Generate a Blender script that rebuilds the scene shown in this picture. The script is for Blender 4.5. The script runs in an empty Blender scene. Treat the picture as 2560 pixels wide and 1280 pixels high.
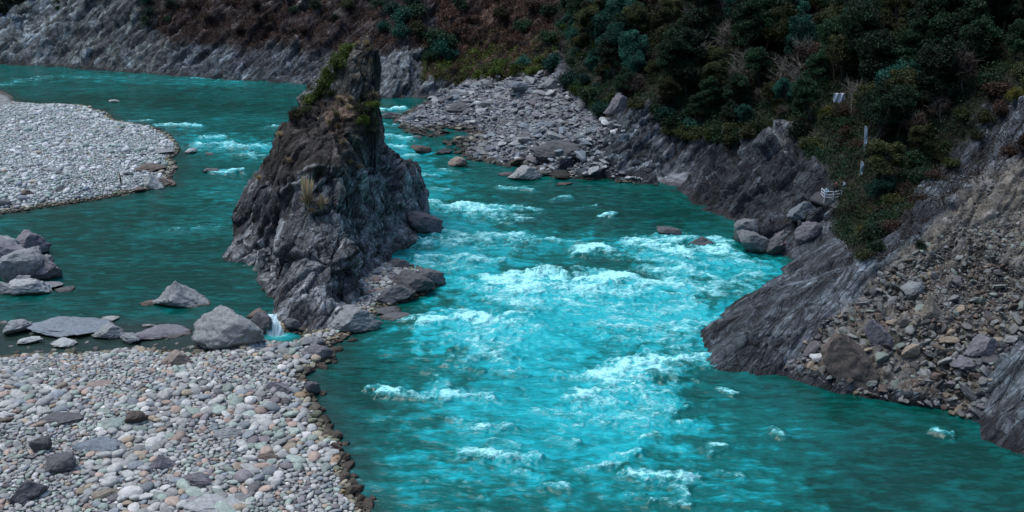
import bpy, math, random
import numpy as np
from mathutils import Vector, Matrix, Euler

rng = np.random.default_rng(7)
random.seed(7)
SC = bpy.context.scene
COL = SC.collection
f32 = np.float32

# ------------------------------------------------------------------ camera
CAMH = 51.0
PITCH = math.radians(19.83)
FPX = 2745.0                     # focal length in units of a 2560 wide frame
CP, SP = math.cos(PITCH), math.sin(PITCH)

cd = bpy.data.cameras.new("camera")
cam = bpy.data.objects.new("camera", cd)
COL.objects.link(cam)
cam.location = (0, 0, CAMH)
cam.rotation_euler = (math.pi / 2 - PITCH, 0, 0)
cd.sensor_width = 36.0
cd.lens = 36.0 * FPX / 2560.0
cd.clip_start = 0.5
cd.clip_end = 6000
SC.camera = cam


def W(px, py, z=0.0):
    """place in the world, at height z, of a spot measured on the photograph"""
    a = (px - 1280.0) / FPX
    b = (py - 640.0) / FPX
    dy = CP - b * SP
    dz = -SP - b * CP
    k = (z - CAMH) / dz
    return (a * k, dy * k, z)


def PR(x, y, z):
    dz = z - CAMH
    dep = y * CP - dz * SP
    up = y * SP + dz * CP
    return 1280.0 + FPX * x / dep, 640.0 - FPX * up / dep


def PXM(y, z=0.0):
    return FPX / (y * CP + (CAMH - z) * SP)


# ------------------------------------------------------------------ noise
def _h(ix, iy, iz, s):
    h = (ix.astype(np.uint32) * np.uint32(374761393) + iy.astype(np.uint32) * np.uint32(668265263)
         + iz.astype(np.uint32) * np.uint32(2246822519) + np.uint32((s * 3266489917) & 0xffffffff))
    h = (h ^ (h >> np.uint32(15))) * np.uint32(2246822519)
    h = (h ^ (h >> np.uint32(13))) * np.uint32(3266489917)
    return h ^ (h >> np.uint32(16))


def pnoise(p, s=0):
    p = np.asarray(p, f32)
    i = np.floor(p).astype(np.int64)
    f = p - i
    u = f * f * f * (f * (f * 6 - 15) + 10)
    out = 0
    for cx in (0, 1):
        wx = u[:, 0] if cx else 1 - u[:, 0]
        for cy in (0, 1):
            wy = u[:, 1] if cy else 1 - u[:, 1]
            for cz in (0, 1):
                wz = u[:, 2] if cz else 1 - u[:, 2]
                h = _h(i[:, 0] + cx, i[:, 1] + cy, i[:, 2] + cz, s)
                gx = (h & np.uint32(255)).astype(f32) / 127.5 - 1
                gy = ((h >> np.uint32(8)) & np.uint32(255)).astype(f32) / 127.5 - 1
                gz = ((h >> np.uint32(16)) & np.uint32(255)).astype(f32) / 127.5 - 1
                out = out + wx * wy * wz * (gx * (f[:, 0] - cx) + gy * (f[:, 1] - cy) + gz * (f[:, 2] - cz))
    return out.astype(f32) * 1.3


def fbm(p, o=4, g=0.5, s=0):
    a, r, q = 1.0, 0, np.asarray(p, f32)
    for k in range(o):
        r = r + a * pnoise(q, s + k * 17)
        q = q * f32(2.03)
        a *= g
    return r


def ridged(p, o=4, g=0.5, s=0):
    a, r, q = 1.0, 0, np.asarray(p, f32)
    for k in range(o):
        r = r + a * (1 - 2 * np.abs(pnoise(q, s + k * 17)))
        q = q * f32(2.03)
        a *= g
    return r


def facets(p, s=0):
    """each cell of a random tessellation gets its own tilted plane: broken, blocky rock"""
    p = np.asarray(p, f32)
    i = np.floor(p).astype(np.int64)
    n = len(p)
    f1 = np.full(n, 9, f32)
    f2 = np.full(n, 9, f32)
    hid = np.zeros(n, np.uint32)
    df = np.zeros((n, 3), f32)
    for ox in (-1, 0, 1):
        for oy in (-1, 0, 1):
            for oz in (-1, 0, 1):
                c = i + np.array([ox, oy, oz])
                h = _h(c[:, 0], c[:, 1], c[:, 2], s)
                q = np.stack([c[:, 0] + (h & np.uint32(1023)) / f32(1023), c[:, 1] + ((h >> np.uint32(10)) & np.uint32(1023)) / f32(1023),
                              c[:, 2] + ((h >> np.uint32(20)) & np.uint32(1023)) / f32(1023)], 1).astype(f32)
                d = p - q
                dd = (d * d).sum(1)
                m = dd < f1
                f2 = np.where(m, f1, np.minimum(f2, dd))
                f1 = np.where(m, dd, f1)
                hid = np.where(m, h, hid)
                df[m] = d[m]
    k = hid * np.uint32(2654435761)
    k = k ^ (k >> np.uint32(15))
    a = (k & np.uint32(255)).astype(f32) / 127.5 - 1
    b = ((k >> np.uint32(8)) & np.uint32(255)).astype(f32) / 127.5 - 1
    c = ((k >> np.uint32(16)) & np.uint32(255)).astype(f32) / 127.5 - 1
    o = ((k >> np.uint32(24)) & np.uint32(255)).astype(f32) / 127.5 - 1
    plane = a * df[:, 0] + b * df[:, 1] + c * df[:, 2] + 0.45 * o
    edge = np.sqrt(f2) - np.sqrt(f1)
    return plane, edge, o


def sstep(a, b, x):
    t = np.clip((x - a) / (b - a), 0, 1)
    return t * t * (3 - 2 * t)


# ------------------------------------------------------------------ plane geometry
def seg_dist(x, y, pts, closed=False):
    pts = np.asarray(pts, float)
    best = np.full(x.shape, 1e9)
    n = len(pts)
    for k in range(n if closed else n - 1):
        a, b = pts[k], pts[(k + 1) % n]
        dx, dy = b - a
        t = np.clip(((x - a[0]) * dx + (y - a[1]) * dy) / (dx * dx + dy * dy + 1e-9), 0, 1)
        best = np.minimum(best, (x - a[0] - t * dx) ** 2 + (y - a[1] - t * dy) ** 2)
    return np.sqrt(best)


def inside(x, y, pts):
    pts = np.asarray(pts, float)
    r = np.zeros(x.shape, bool)
    n = len(pts)
    for k in range(n):
        (ax, ay), (bx, by) = pts[k], pts[(k + 1) % n]
        if ay == by:
            continue
        c = ((ay > y) != (by > y)) & (x < (bx - ax) * (y - ay) / (by - ay) + ax)
        r ^= c
    return r


def sdist(x, y, pts):
    """signed distance to an outline; exact within 60 units of it, clipped beyond"""
    q = np.asarray(pts, float)
    lo, hi = q.min(0) - 60, q.max(0) + 60
    m = (x > lo[0]) & (x < hi[0]) & (y > lo[1]) & (y < hi[1])
    out = np.full(x.shape, -60.0)
    d = seg_dist(x[m], y[m], q, True)
    out[m] = np.where(inside(x[m], y[m], q), d, -d)
    return out


def upsample(a, k, nr, nc):
    i = np.minimum(np.arange(nr) / k, a.shape[0] - 1.001)
    j = np.minimum(np.arange(nc) / k, a.shape[1] - 1.001)
    i0, j0 = i.astype(int), j.astype(int)
    u, v = (i - i0)[:, None], (j - j0)[None, :]
    a0, a1 = a[i0], a[i0 + 1]
    return ((a0[:, j0] * (1 - v) + a0[:, j0 + 1] * v) * (1 - u) + (a1[:, j0] * (1 - v) + a1[:, j0 + 1] * v) * u)


def macro_grid(X, Y, k=3):
    nr, nc = X.shape
    # sample every k-th place of the sheet and interpolate
    xs = X[::k, ::k]
    ys = Y[::k, ::k]
    r = macro(xs.ravel(), ys.ravel())
    return [upsample(q.reshape(xs.shape), k, nr, nc).ravel() for q in r]


def region(px, py, pts, soft=20.0):
    """0..1 mask of terrain that shows inside an outline measured on the photograph"""
    return sstep(-soft, soft, sdist(px, py, pts))


def wp(l, z=0.0):
    return [W(a, b, z)[:2] for a, b in l]


# ------------------------------------------------------------------ mesh helpers
def make_mesh(name, V, F, smooth=True, col=None, floats=None):
    V = np.ascontiguousarray(V, f32)
    F = np.ascontiguousarray(F, np.int32)
    me = bpy.data.meshes.new(name)
    me.vertices.add(len(V))
    me.vertices.foreach_set("co", V.ravel())
    me.loops.add(F.size)
    me.loops.foreach_set("vertex_index", F.ravel())
    me.polygons.add(len(F))
    me.polygons.foreach_set("loop_start", np.arange(0, F.size, F.shape[1], dtype=np.int32))
    me.update(calc_edges=True)
    me.polygons.foreach_set("use_smooth", np.full(len(F), smooth, bool))
    if col is not None:
        a = me.attributes.new("Col", 'FLOAT_COLOR', 'POINT')
        c = np.ones((len(V), 4), f32)
        c[:, :3] = col
        a.data.foreach_set("color", c.ravel())
    for k, v in (floats or {}).items():
        a = me.attributes.new(k, 'FLOAT', 'POINT')
        a.data.foreach_set("value", np.ascontiguousarray(v, f32))
    me.update()
    return me


def link(name, me, mat=None, parent=None):
    o = bpy.data.objects.new(name, me)
    COL.objects.link(o)
    if mat is not None and me is not None and not me.materials:
        me.materials.append(mat)
    if parent is not None:
        o.parent = parent
    return o


def tag(o, label=None, cat=None, group=None, kind=None):
    if label: o["label"] = label
    if cat: o["category"] = cat
    if group: o["group"] = group
    if kind: o["kind"] = kind
    return o


def grid_faces(nr, nc, keep=None):
    r = np.arange(nr - 1)[:, None]
    c = np.arange(nc - 1)[None, :]
    i = r * nc + c
    F = np.stack([i, i + 1, i + nc + 1, i + nc], -1)
    if keep is not None:
        return F[keep]
    return F.reshape(-1, 4)


def compact(V, F, *arrs):
    u, inv = np.unique(F, return_inverse=True)
    return (V[u], inv.reshape(F.shape)) + tuple(a[u] for a in arrs)


# ------------------------------------------------------------------ materials
class NT:
    def __init__(s, name):
        s.m = bpy.data.materials.new(name)
        s.m.use_nodes = True
        s.t = s.m.node_tree
        s.t.nodes.clear()

    def n(s, typ, ins=None, **kw):
        nd = s.t.nodes.new(typ)
        for k, v in kw.items():
            setattr(nd, k, v)
        for k, v in (ins or {}).items():
            sk = nd.inputs[k]
            if hasattr(v, "is_output"):
                s.t.links.new(v, sk)
            elif isinstance(v, tuple) and len(v) == 3 and sk.type == 'RGBA':
                sk.default_value = (*v, 1)
            else:
                sk.default_value = v
        return nd

    def mix(s, a, b, fac, mode='MIX'):
        nd = s.n('ShaderNodeMix', data_type='RGBA', blend_type=mode)
        for k, v in ((0, fac), (6, a), (7, b)):
            if hasattr(v, "is_output"):
                s.t.links.new(v, nd.inputs[k])
            elif k == 0:
                nd.inputs[k].default_value = v
            else:
                nd.inputs[k].default_value = (*v, 1)
        return nd.outputs[2]

    def math(s, op, a, b=0.0, c=None, clamp=False):
        nd = s.n('ShaderNodeMath', operation=op, use_clamp=clamp)
        for k, v in enumerate((a, b) if c is None else (a, b, c)):
            if hasattr(v, "is_output"):
                s.t.links.new(v, nd.inputs[k])
            else:
                nd.inputs[k].default_value = v
        return nd.outputs[0]

    def ramp(s, x, lo, hi, a=0.0, b=1.0):
        nd = s.n('ShaderNodeMapRange', {0: x, 1: lo, 2: hi, 3: a, 4: b})
        return nd.outputs[0]

    def noise(s, vec, scale, detail=4, rough=0.55):
        return s.n('ShaderNodeTexNoise', {'Vector': vec, 'Scale': scale, 'Detail': detail, 'Roughness': rough}).outputs[0]

    def out(s, sh):
        o = s.n('ShaderNodeOutputMaterial')
        s.t.links.new(sh, o.inputs[0])
        return s.m


def mat_rock(name, bed=None, crack=True, bump=0.8):
    """rock with bedding along the axis bed: streaks and long joints follow it"""
    t = NT(name)
    co = t.n('ShaderNodeTexCoord').outputs['Object']
    base = t.n('ShaderNodeAttribute', attribute_name="Col").outputs['Color']
    if bed is not None:
        a = Vector(bed).normalized()
        b = a.cross(Vector((0, 0, 1))).normalized()
        c_ = a.cross(b)
        q = [t.n('ShaderNodeVectorMath', {0: co, 1: tuple(v)}, operation='DOT_PRODUCT').outputs['Value'] for v in (a, b, c_)]
        mp = t.n('ShaderNodeCombineXYZ', {0: t.math('MULTIPLY', q[0], .28), 1: q[1], 2: q[2]}).outputs[0]
    else:
        mp = co
    n1 = t.noise(mp, .9, 7, .6)
    n2 = t.noise(co, 4.0, 6, 0.7)
    n3 = t.noise(co, 0.45, 5, 0.6)
    n4 = t.noise(mp, 3.4, 5, .65)
    n5 = t.noise(co, 11.0, 3, .6)
    v = t.math('MULTIPLY', t.ramp(n1, .28, .72, .5, 1.5), t.ramp(n2, .28, .72, .5, 1.5))
    v = t.math('MULTIPLY', v, t.ramp(n3, .3, .7, .8, 1.2))
    v = t.math('MULTIPLY', v, t.ramp(n4, .3, .7, .66, 1.34))
    sc = t.n('ShaderNodeVectorMath', {0: base}, operation='SCALE')
    t.t.links.new(v, sc.inputs['Scale'])
    c = t.mix(sc.outputs[0], (.10, .095, .085), t.ramp(t.noise(co, .9, 6, .7), .56, .72, 0, .25))
    h = t.math('ADD', t.math('MULTIPLY', n1, .8), t.math('MULTIPLY', n2, .40))
    h = t.math('ADD', h, t.math('MULTIPLY', n4, .42))
    h = t.math('ADD', h, t.math('MULTIPLY', n5, .18))
    dv = t.n('ShaderNodeTexNoise', {'Vector': mp, 'Scale': 1.5, 'Detail': 3}).outputs['Color']
    dv = t.n('ShaderNodeVectorMath', {0: t.n('ShaderNodeVectorMath', {0: dv, 1: (.35, .35, .35)}, operation='MULTIPLY').outputs[0], 1: mp}, operation='ADD').outputs[0]
    if crack:
        for sc_, amt in ((.55, .45), (1.5, .35)):
            cell = t.n('ShaderNodeTexVoronoi', {'Vector': dv, 'Scale': sc_})
            cr = t.n('ShaderNodeSeparateColor', {0: cell.outputs['Color']}).outputs[0]
            s2 = t.n('ShaderNodeVectorMath', {0: c}, operation='SCALE')
            t.t.links.new(t.ramp(cr, 0, 1, 1 - amt, 1 + amt), s2.inputs['Scale'])
            c = s2.outputs[0]
            h = t.math('ADD', h, t.math('MULTIPLY', cr, .45 * amt))
            ed = t.ramp(t.n('ShaderNodeTexVoronoi', {'Vector': dv, 'Scale': sc_}, feature='DISTANCE_TO_EDGE').outputs[0], 0, .05, 0, 1)
            h = t.math('ADD', h, t.math('MULTIPLY', ed, .30))
            c = t.mix((.02, .02, .022), c, t.ramp(ed, 0, 1, .55, 1))
        vo = t.n('ShaderNodeTexVoronoi', {'Vector': mp, 'Scale': 0.45}, feature='DISTANCE_TO_EDGE').outputs[0]
        ck = t.ramp(vo, 0, .035, 0, 1)
        h = t.math('ADD', h, t.math('MULTIPLY', ck, .35))
        c = t.mix((.022, .022, .024), c, t.ramp(ck, 0, 1, .5, 1))
    bp = t.n('ShaderNodeBump', {'Height': h, 'Strength': bump, 'Distance': .9}).outputs[0]
    b = t.n('ShaderNodeBsdfPrincipled', {'Base Color': c, 'Roughness': .82, 'Normal': bp, 'Specular IOR Level': .3})
    return t.out(b.outputs[0])


def mat_stone(name, attr):
    """stones: colour from the object, or from a per-stone attribute in a joined mass"""
    t = NT(name)
    g = t.n('ShaderNodeNewGeometry').outputs['Position']
    if attr:
        base = t.n('ShaderNodeAttribute', attribute_name="Col").outputs['Color']
    else:
        base = t.n('ShaderNodeObjectInfo').outputs['Color']
    n1 = t.noise(g, 2.2, 7, .68)
    n2 = t.noise(g, 9.0, 4, .6)
    v = t.math('MULTIPLY', t.ramp(n1, .28, .72, .62, 1.32), t.ramp(n2, .3, .7, .85, 1.15))
    sc = t.n('ShaderNodeVectorMath', {0: base}, operation='SCALE')
    t.t.links.new(v, sc.inputs['Scale'])
    h = t.math('ADD', n1, t.math('MULTIPLY', n2, .3))
    bp = t.n('ShaderNodeBump', {'Height': h, 'Strength': .7, 'Distance': .25}).outputs[0]
    hz_ = t.n('ShaderNodeSeparateXYZ', {0: g}).outputs[2]
    dry = t.ramp(t.math('ADD', hz_, t.math('MULTIPLY', t.math('SUBTRACT', n1, .5), .6)), .12, .34, 0, 1)
    cw = t.mix(sc.outputs[0], (.42, .38, .32), 1.0, 'MULTIPLY')
    cc = t.mix(cw, sc.outputs[0], dry)
    b = t.n('ShaderNodeBsdfPrincipled', {'Base Color': cc, 'Roughness': t.ramp(dry, 0, 1, .35, .78), 'Normal': bp, 'Specular IOR Level': .3})
    return t.out(b.outputs[0])


def mat_leaf(name, c1, c2, trans=.25):
    t = NT(name)
    tint = t.n('ShaderNodeAttribute', attribute_name="tint").outputs['Fac']
    r = t.n('ShaderNodeObjectInfo').outputs['Random']
    c = t.mix(c1, c2, tint)
    sc = t.n('ShaderNodeVectorMath', {0: c}, operation='SCALE')
    t.t.links.new(t.ramp(r, 0, 1, .45, 1.5), sc.inputs['Scale'])
    d = t.n('ShaderNodeBsdfPrincipled', {'Base Color': sc.outputs[0], 'Roughness': .6, 'Specular IOR Level': .25})
    tr = t.n('ShaderNodeBsdfTranslucent', {'Color': sc.outputs[0]})
    mx = t.n('ShaderNodeMixShader', {0: trans, 1: d.outputs[0], 2: tr.outputs[0]})
    return t.out(mx.outputs[0])


def mat_plain(name, c, rough=.7, var=.3, scale=6.0):
    t = NT(name)
    co = t.n('ShaderNodeTexCoord').outputs['Object']
    n = t.noise(co, scale, 5, .6)
    sc = t.n('ShaderNodeVectorMath', {0: t.n('ShaderNodeRGB').outputs[0]}, operation='SCALE')
    sc.inputs[0].links[0].from_node.outputs[0].default_value = (*c, 1)
    t.t.links.new(t.ramp(n, .3, .7, 1 - var, 1 + var), sc.inputs['Scale'])
    bp = t.n('ShaderNodeBump', {'Height': n, 'Strength': .2, 'Distance': .02}).outputs[0]
    b = t.n('ShaderNodeBsdfPrincipled', {'Base Color': sc.outputs[0], 'Roughness': rough, 'Normal': bp})
    return t.out(b.outputs[0])


def mat_water():
    t = NT("river_water")
    co = t.n('ShaderNodeTexCoord').outputs['Object']
    aer = t.n('ShaderNodeAttribute', attribute_name="aeration").outputs['Fac']
    fo = t.n('ShaderNodeAttribute', attribute_name="foam").outputs['Fac']
    sh = t.n('ShaderNodeAttribute', attribute_name="shallow").outputs['Fac']
    warp = t.n('ShaderNodeTexNoise', {'Vector': co, 'Scale': .35, 'Detail': 3}).outputs['Color']
    cw = t.n('ShaderNodeVectorMath', {0: warp, 1: (2.2, 2.2, 0)}, operation='MULTIPLY').outputs[0]
    cw = t.n('ShaderNodeVectorMath', {0: co, 1: cw}, operation='ADD').outputs[0]
    mp = t.n('ShaderNodeMapping', {'Vector': cw, 'Scale': (.55, 1.0, 1)}).outputs[0]
    n1 = t.noise(mp, .9, 7, .66)
    n2 = t.noise(t.n('ShaderNodeMapping', {'Vector': cw, 'Scale': (.55, 1.15, 1)}).outputs[0], 3.6, 6, .7)
    big = t.noise(mp, .16, 4, .55)
    a2 = t.math('ADD', aer, t.math('MULTIPLY', t.math('SUBTRACT', n1, .5), .8))
    a2 = t.math('ADD', a2, t.math('MULTIPLY', t.math('SUBTRACT', big, .5), .55), clamp=True)
    c = t.mix((.0008, .040, .030), (.002, .125, .115), t.ramp(a2, .0, .45))
    c = t.mix(c, (.008, .370, .415), t.ramp(a2, .45, .85))
    c = t.mix(c, (.03, .52, .57), t.ramp(a2, .85, 1.15))
    c = t.mix(c, (.022, .032, .026), t.math('MULTIPLY', sh, .85))
    milk = t.ramp(t.math('ADD', fo, t.math('MULTIPLY', t.math('SUBTRACT', n1, .5), .9)), .30, .95, 0, .60)
    c = t.mix(c, (.045, .60, .64), milk)
    nn = t.math('ADD', t.math('MULTIPLY', n1, .42), t.math('MULTIPLY', n2, .58))
    # thin torn threads of white: the crests of a folded noise
    th1 = t.math('SUBTRACT', 1.0, t.math('MULTIPLY', t.math('ABSOLUTE', t.math('SUBTRACT', t.noise(mp, .75, 5, .6), .5)), 7.0))
    th2 = t.math('SUBTRACT', 1.0, t.math('MULTIPLY', t.math('ABSOLUTE', t.math('SUBTRACT', t.noise(mp, 1.9, 4, .6), .5)), 6.0))
    thr = t.math('MAXIMUM', th1, t.math('MULTIPLY', th2, .85))
    fm = t.math('ADD', fo, t.math('MULTIPLY', t.math('SUBTRACT', nn, .5), 2.4))
    fm = t.math('ADD', fm, t.math('MULTIPLY', t.math('SUBTRACT', thr, .55), .75))
    fm = t.ramp(fm, .62, 1.15)
    c = t.mix(c, (.40, .88, .90), fm)
    w1 = t.noise(t.n('ShaderNodeMapping', {'Vector': cw, 'Scale': (.5, 1.4, 1)}).outputs[0], 1.3, 6, .6)
    h = t.math('ADD', t.math('MULTIPLY', w1, .5), t.math('MULTIPLY', fm, .25))
    bp = t.n('ShaderNodeBump', {'Height': h, 'Strength': t.ramp(aer, .18, .5, .38, .75), 'Distance': .55}).outputs[0]
    rg = t.math('ADD', t.math('MULTIPLY', fm, .5), .12)
    b = t.n('ShaderNodeBsdfPrincipled', {'Base Color': c, 'Roughness': rg, 'Normal': bp, 'IOR': 1.33})
    return t.out(b.outputs[0])


M_rock = mat_rock("layered_rock", (.62, .42, .66))
M_pin = mat_rock("pinnacle_rock", (.42, -.05, .90))
M_scree = mat_rock("loose_scree", None, False, .6)
M_soil = mat_rock("hill_soil", None, False, .6)
M_stone = mat_stone("river_stone", False)
M_stones = mat_stone("river_stones", True)
M_bark = mat_plain("bark", (.055, .045, .038), .9, .5, 9)
M_pale_bark = mat_plain("pale_bark", (.17, .155, .14), .9, .4, 9)
M_leaf = {
    "dark": mat_leaf("dark_leaves", (.005, .017, .008), (.019, .058, .026)),
    "teal": mat_leaf("teal_leaves", (.005, .030, .022), (.018, .100, .070)),
    "olive": mat_leaf("olive_leaves", (.014, .019, .006), (.056, .068, .022)),
    "brown": mat_leaf("dry_leaves", (.015, .010, .008), (.055, .036, .026)),
    "rust": mat_leaf("rust_leaves", (.028, .014, .008), (.105, .055, .034)),
    "yellow": mat_leaf("yellow_leaves", (.035, .040, .008), (.12, .115, .020)),
    "straw": mat_leaf("straw_grass", (.13, .10, .055), (.48, .39, .24)),
    "moss": mat_leaf("moss_leaves", (.020, .042, .006), (.085, .130, .016)),
}

# ------------------------------------------------------------------ world and light
SUN_ELEV, SUN_AZ = math.radians(66), math.radians(-75)     # azimuth clockwise from +Y
wd = bpy.data.worlds.new("World")
SC.world = wd
wd.use_nodes = True
wt = wd.node_tree
wt.nodes.clear()
sky = wt.nodes.new('ShaderNodeTexSky')
sky.sky_type = 'NISHITA'
sky.sun_disc = False
sky.sun_elevation = SUN_ELEV
sky.sun_rotation = SUN_AZ
bg = wt.nodes.new('ShaderNodeBackground')
bg.inputs['Strength'].default_value = 0.095
wo = wt.nodes.new('ShaderNodeOutputWorld')
wt.links.new(sky.outputs[0], bg.inputs[0])
wt.links.new(bg.outputs[0], wo.inputs[0])
sl = bpy.data.lights.new("sun", 'SUN')
sl.energy = 1.15
sl.angle = math.radians(34)
sl.color = (1.0, .965, .91)
so = bpy.data.objects.new("sun", sl)
COL.objects.link(so)
sd = Vector((math.sin(SUN_AZ) * math.cos(SUN_ELEV), math.cos(SUN_AZ) * math.cos(SUN_ELEV), math.sin(SUN_ELEV)))
so.rotation_euler = sd.to_track_quat('Z', 'Y').to_euler()
so.location = (60, 40, 150)
SC.view_settings.view_transform = 'Standard'
SC.view_settings.look = 'None'
SC.view_settings.exposure = 1.25
SC.view_settings.gamma = 1.0

# ------------------------------------------------------------------ the lie of the land
TT = [0, 4, 10, 20, 40, 80, 160]
STEEP = [0, 2.6, 7, 15, 32, 64, 118]
SLAB = [0, 2.4, 6.4, 13.5, 29, 60, 112]
SHORE = [  # water's edge of the right and far bank, with the height of the bank at TT metres inland
    ((3150, 1400), STEEP), ((2760, 1230), STEEP), ((2560, 1142), STEEP), ((2462, 1098), STEEP), ((2452, 1058), SLAB), ((2350, 1030), SLAB),
    ((2250, 1010), SLAB), ((2110, 985), SLAB), ((1960, 937), SLAB), ((1850, 936), SLAB), ((1757, 928), SLAB),
    ((1762, 880), SLAB), ((1746, 832), SLAB), ((1850, 745), SLAB), ((1985, 650), SLAB), ((1940, 636), SLAB),
    ((1840, 606), SLAB), ((1846, 556), SLAB), ((1745, 520), [0, 2.6, 6.5, 13, 28, 58, 110]), ((1718, 488), SLAB),
    ((1690, 466), [0, .5, 3.4, 10, 25, 56, 110]), ((1620, 459), [0, .5, 5, 11, 25, 55, 110]), ((1480, 450), [0, 1.6, 5.5, 10, 22, 50, 105]),
    ((1360, 440), [0, 1.0, 3, 6, 17, 46, 100]), ((1290, 420), [0, .7, 2, 4, 13, 44, 100]), ((1180, 400), [0, .5, 1.2, 2.2, 6, 34, 92]),
    ((1130, 370), [0, .5, 1.2, 2.0, 4.5, 30, 90]), ((1080, 345), [0, .5, 1.1, 1.8, 3.6, 28, 88]), ((1010, 325), [0, .4, .9, 1.6, 3.2, 26, 86]),
    ((978, 300), [0, .4, .8, 1.4, 4, 28, 86]), ((1050, 262), [0, .5, 1.2, 3, 9, 36, 90]), ((1082, 247), [0, 1.8, 3.2, 8, 22, 52, 100]),
    ((1020, 246), [0, 4.5, 9, 17, 36, 70, 130]), ((950, 245), [0, 4.5, 9.5, 18, 38, 75, 140]), ((840, 226), STEEP), ((770, 213), STEEP), ((700, 207), STEEP),
    ((560, 199), STEEP), ((400, 187), STEEP), ((300, 180), STEEP), ((180, 172), STEEP), ((170, 168), STEEP), ((60, 165), [0, 2, 5.5, 12, 26, 54, 100]),
    ((0, 160), [0, 2, 5, 11, 24, 50, 95]), ((-300, 150), STEEP), ((-800, 140), STEEP), ((-1500, 140), STEEP)]
SH_XY = np.array(wp([s[0] for s in SHORE]))
SH_PF = np.array([s[1] for s in SHORE])
LAND = np.vstack([SH_XY, [[-420, 900], [700, 900], [700, 20]]])

BAR_NEAR = wp([(925, 1290), (930, 1400), (-700, 1500), (-700, 900), (0, 896), (190, 884), (330, 876), (520, 884), (640, 800), (700, 790), (735, 845), (840, 826),
               (880, 838), (820, 872), (835, 902), (775, 925), (758, 950), (785, 985), (800, 1040), (822, 1082), (848, 1112), (868, 1180), (900, 1250)])
BAR_SPIT = wp([(700, 830), (840, 846), (925, 806), (960, 775), (1060, 738), (1098, 715), (1088, 676), (985, 660), (880, 660), (780, 720)])
BAR_MID = wp([(0, 537), (100, 522), (250, 500), (330, 483), (400, 470), (440, 464), (425, 440), (442, 420), (434, 395), (452, 375), (430, 340), (372, 316), (290, 303),
              (268, 283), (200, 264), (100, 262), (52, 258), (30, 240), (0, 226), (-300, 205), (-900, 230), (-900, 540), (-300, 550)])


POOL = W(702, 846, .35)


def bar_h(x, y, poly, top, rise=.16):
    w = np.stack([x * .35, y * .35, x * 0], 1)
    s = sdist(x + 1.1 * fbm(w, 3, .6, 15), y + 1.1 * fbm(w, 3, .6, 16), poly)
    return np.where(s > 0, top * (1 - np.exp(-s * rise / top)), s * .22), s


GX0, GY0, GST = -420.0, 0.0, 2.5
_gx, _gy = np.meshgrid(np.arange(GX0, 420, GST), np.arange(GY0, 440, GST), indexing='ij')
_ws = np.zeros(_gx.shape)
_pf = np.zeros(_gx.shape + (7,))
for (_sx, _sy), _p in zip(SH_XY, SH_PF):
    _w = 1.0 / ((_gx - _sx) ** 2 + (_gy - _sy) ** 2 + 16.0) ** 2
    _ws += _w
    _pf += _w[..., None] * _p
_pf = (_pf / _ws[..., None]).astype(f32)


def profile(x, y):
    """bank profile at a place: the profiles of the stations along the shore, blended"""
    a = np.clip((x - GX0) / GST, 0, _gx.shape[0] - 1.001)
    b = np.clip((y - GY0) / GST, 0, _gx.shape[1] - 1.001)
    i, j = a.astype(int), b.astype(int)
    u, v = (a - i)[..., None], (b - j)[..., None]
    return (_pf[i, j] * (1 - u) + _pf[i + 1, j] * u) * (1 - v) + (_pf[i, j + 1] * (1 - u) + _pf[i + 1, j + 1] * u) * v


def macro(x, y):
    """height of the ground without its small relief; and distance inland"""
    x = np.asarray(x, float)
    y = np.asarray(y, float)
    d = seg_dist(x, y, SH_XY)
    t = np.where(inside(x, y, LAND), d, -d)
    pf = profile(x, y)
    z = np.zeros(x.shape)
    for k in range(6):
        m = (t >= TT[k]) & (t < TT[k + 1])
        u = (t - TT[k]) / (TT[k + 1] - TT[k])
        z = np.where(m, pf[..., k] + u * (pf[..., k + 1] - pf[..., k]), z)
    z = np.where(t >= 160, pf[..., 6] + (t - 160) * .2, z)
    z = np.where(t < 0, t * .35, z)
    hn, sn = bar_h(x, y, BAR_NEAR, 1.3, .30)
    hs, ss = bar_h(x, y, BAR_SPIT, 1.0, .25)
    dip = 1.3 * np.exp(-(((x - POOL[0]) / 2.2) ** 2 + ((y - POOL[1]) / 1.4) ** 2) ** 2)
    hn, hs = hn - dip, hs - dip
    hm, sm = bar_h(x, y, BAR_MID, 1.6, .22)
    z = np.maximum(np.maximum(z, hn), np.maximum(hs, hm))
    return np.maximum(z, -3.0), t, np.maximum(sn, ss), sm


def polar(t0, t1, dt, r0, r1, q):
    th = np.radians(np.arange(t0, t1, dt))
    r = r0 * q ** np.arange(int(math.log(r1 / r0) / math.log(q)) + 1)
    R, T = np.meshgrid(r, th, indexing='ij')
    return R * np.sin(T), R * np.cos(T)


# ---- relief of the land
TX, TY = polar(-37, 39, .062, 50, 345, 1.00135)
NR, NC = TX.shape
tz, tt, sbar, smid = macro_grid(TX, TY)
tx, ty = TX.ravel(), TY.ravel()
P0 = np.stack([tx, ty, tz], 1)
land = (tt > -3)
# broad undulation of the hills
P3 = np.stack([tx, ty, tz], 1)[land]
big = fbm(P3 * .045, 3, .5, 5) * np.clip(tt[land] / 14, 0, 1) * 3.2
tz[land] += big
P0[:, 2] = tz
G = P0.reshape(NR, NC, 3)
du = np.gradient(G, axis=0)
dv = np.gradient(G, axis=1)
N = np.cross(dv, du)
N /= np.linalg.norm(N, axis=2, keepdims=True) + 1e-9
N = N.reshape(-1, 3)
px, py = PR(tx, ty, tz)
nz = fbm(np.stack([px / 90, py / 60, px * 0], 1), 4, .55, 3)      # ragged borders
pxn, pyn = px + nz * 28, py + fbm(np.stack([px / 80, py / 60, px * 0 + 9], 1), 4, .55, 8) * 22

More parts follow.
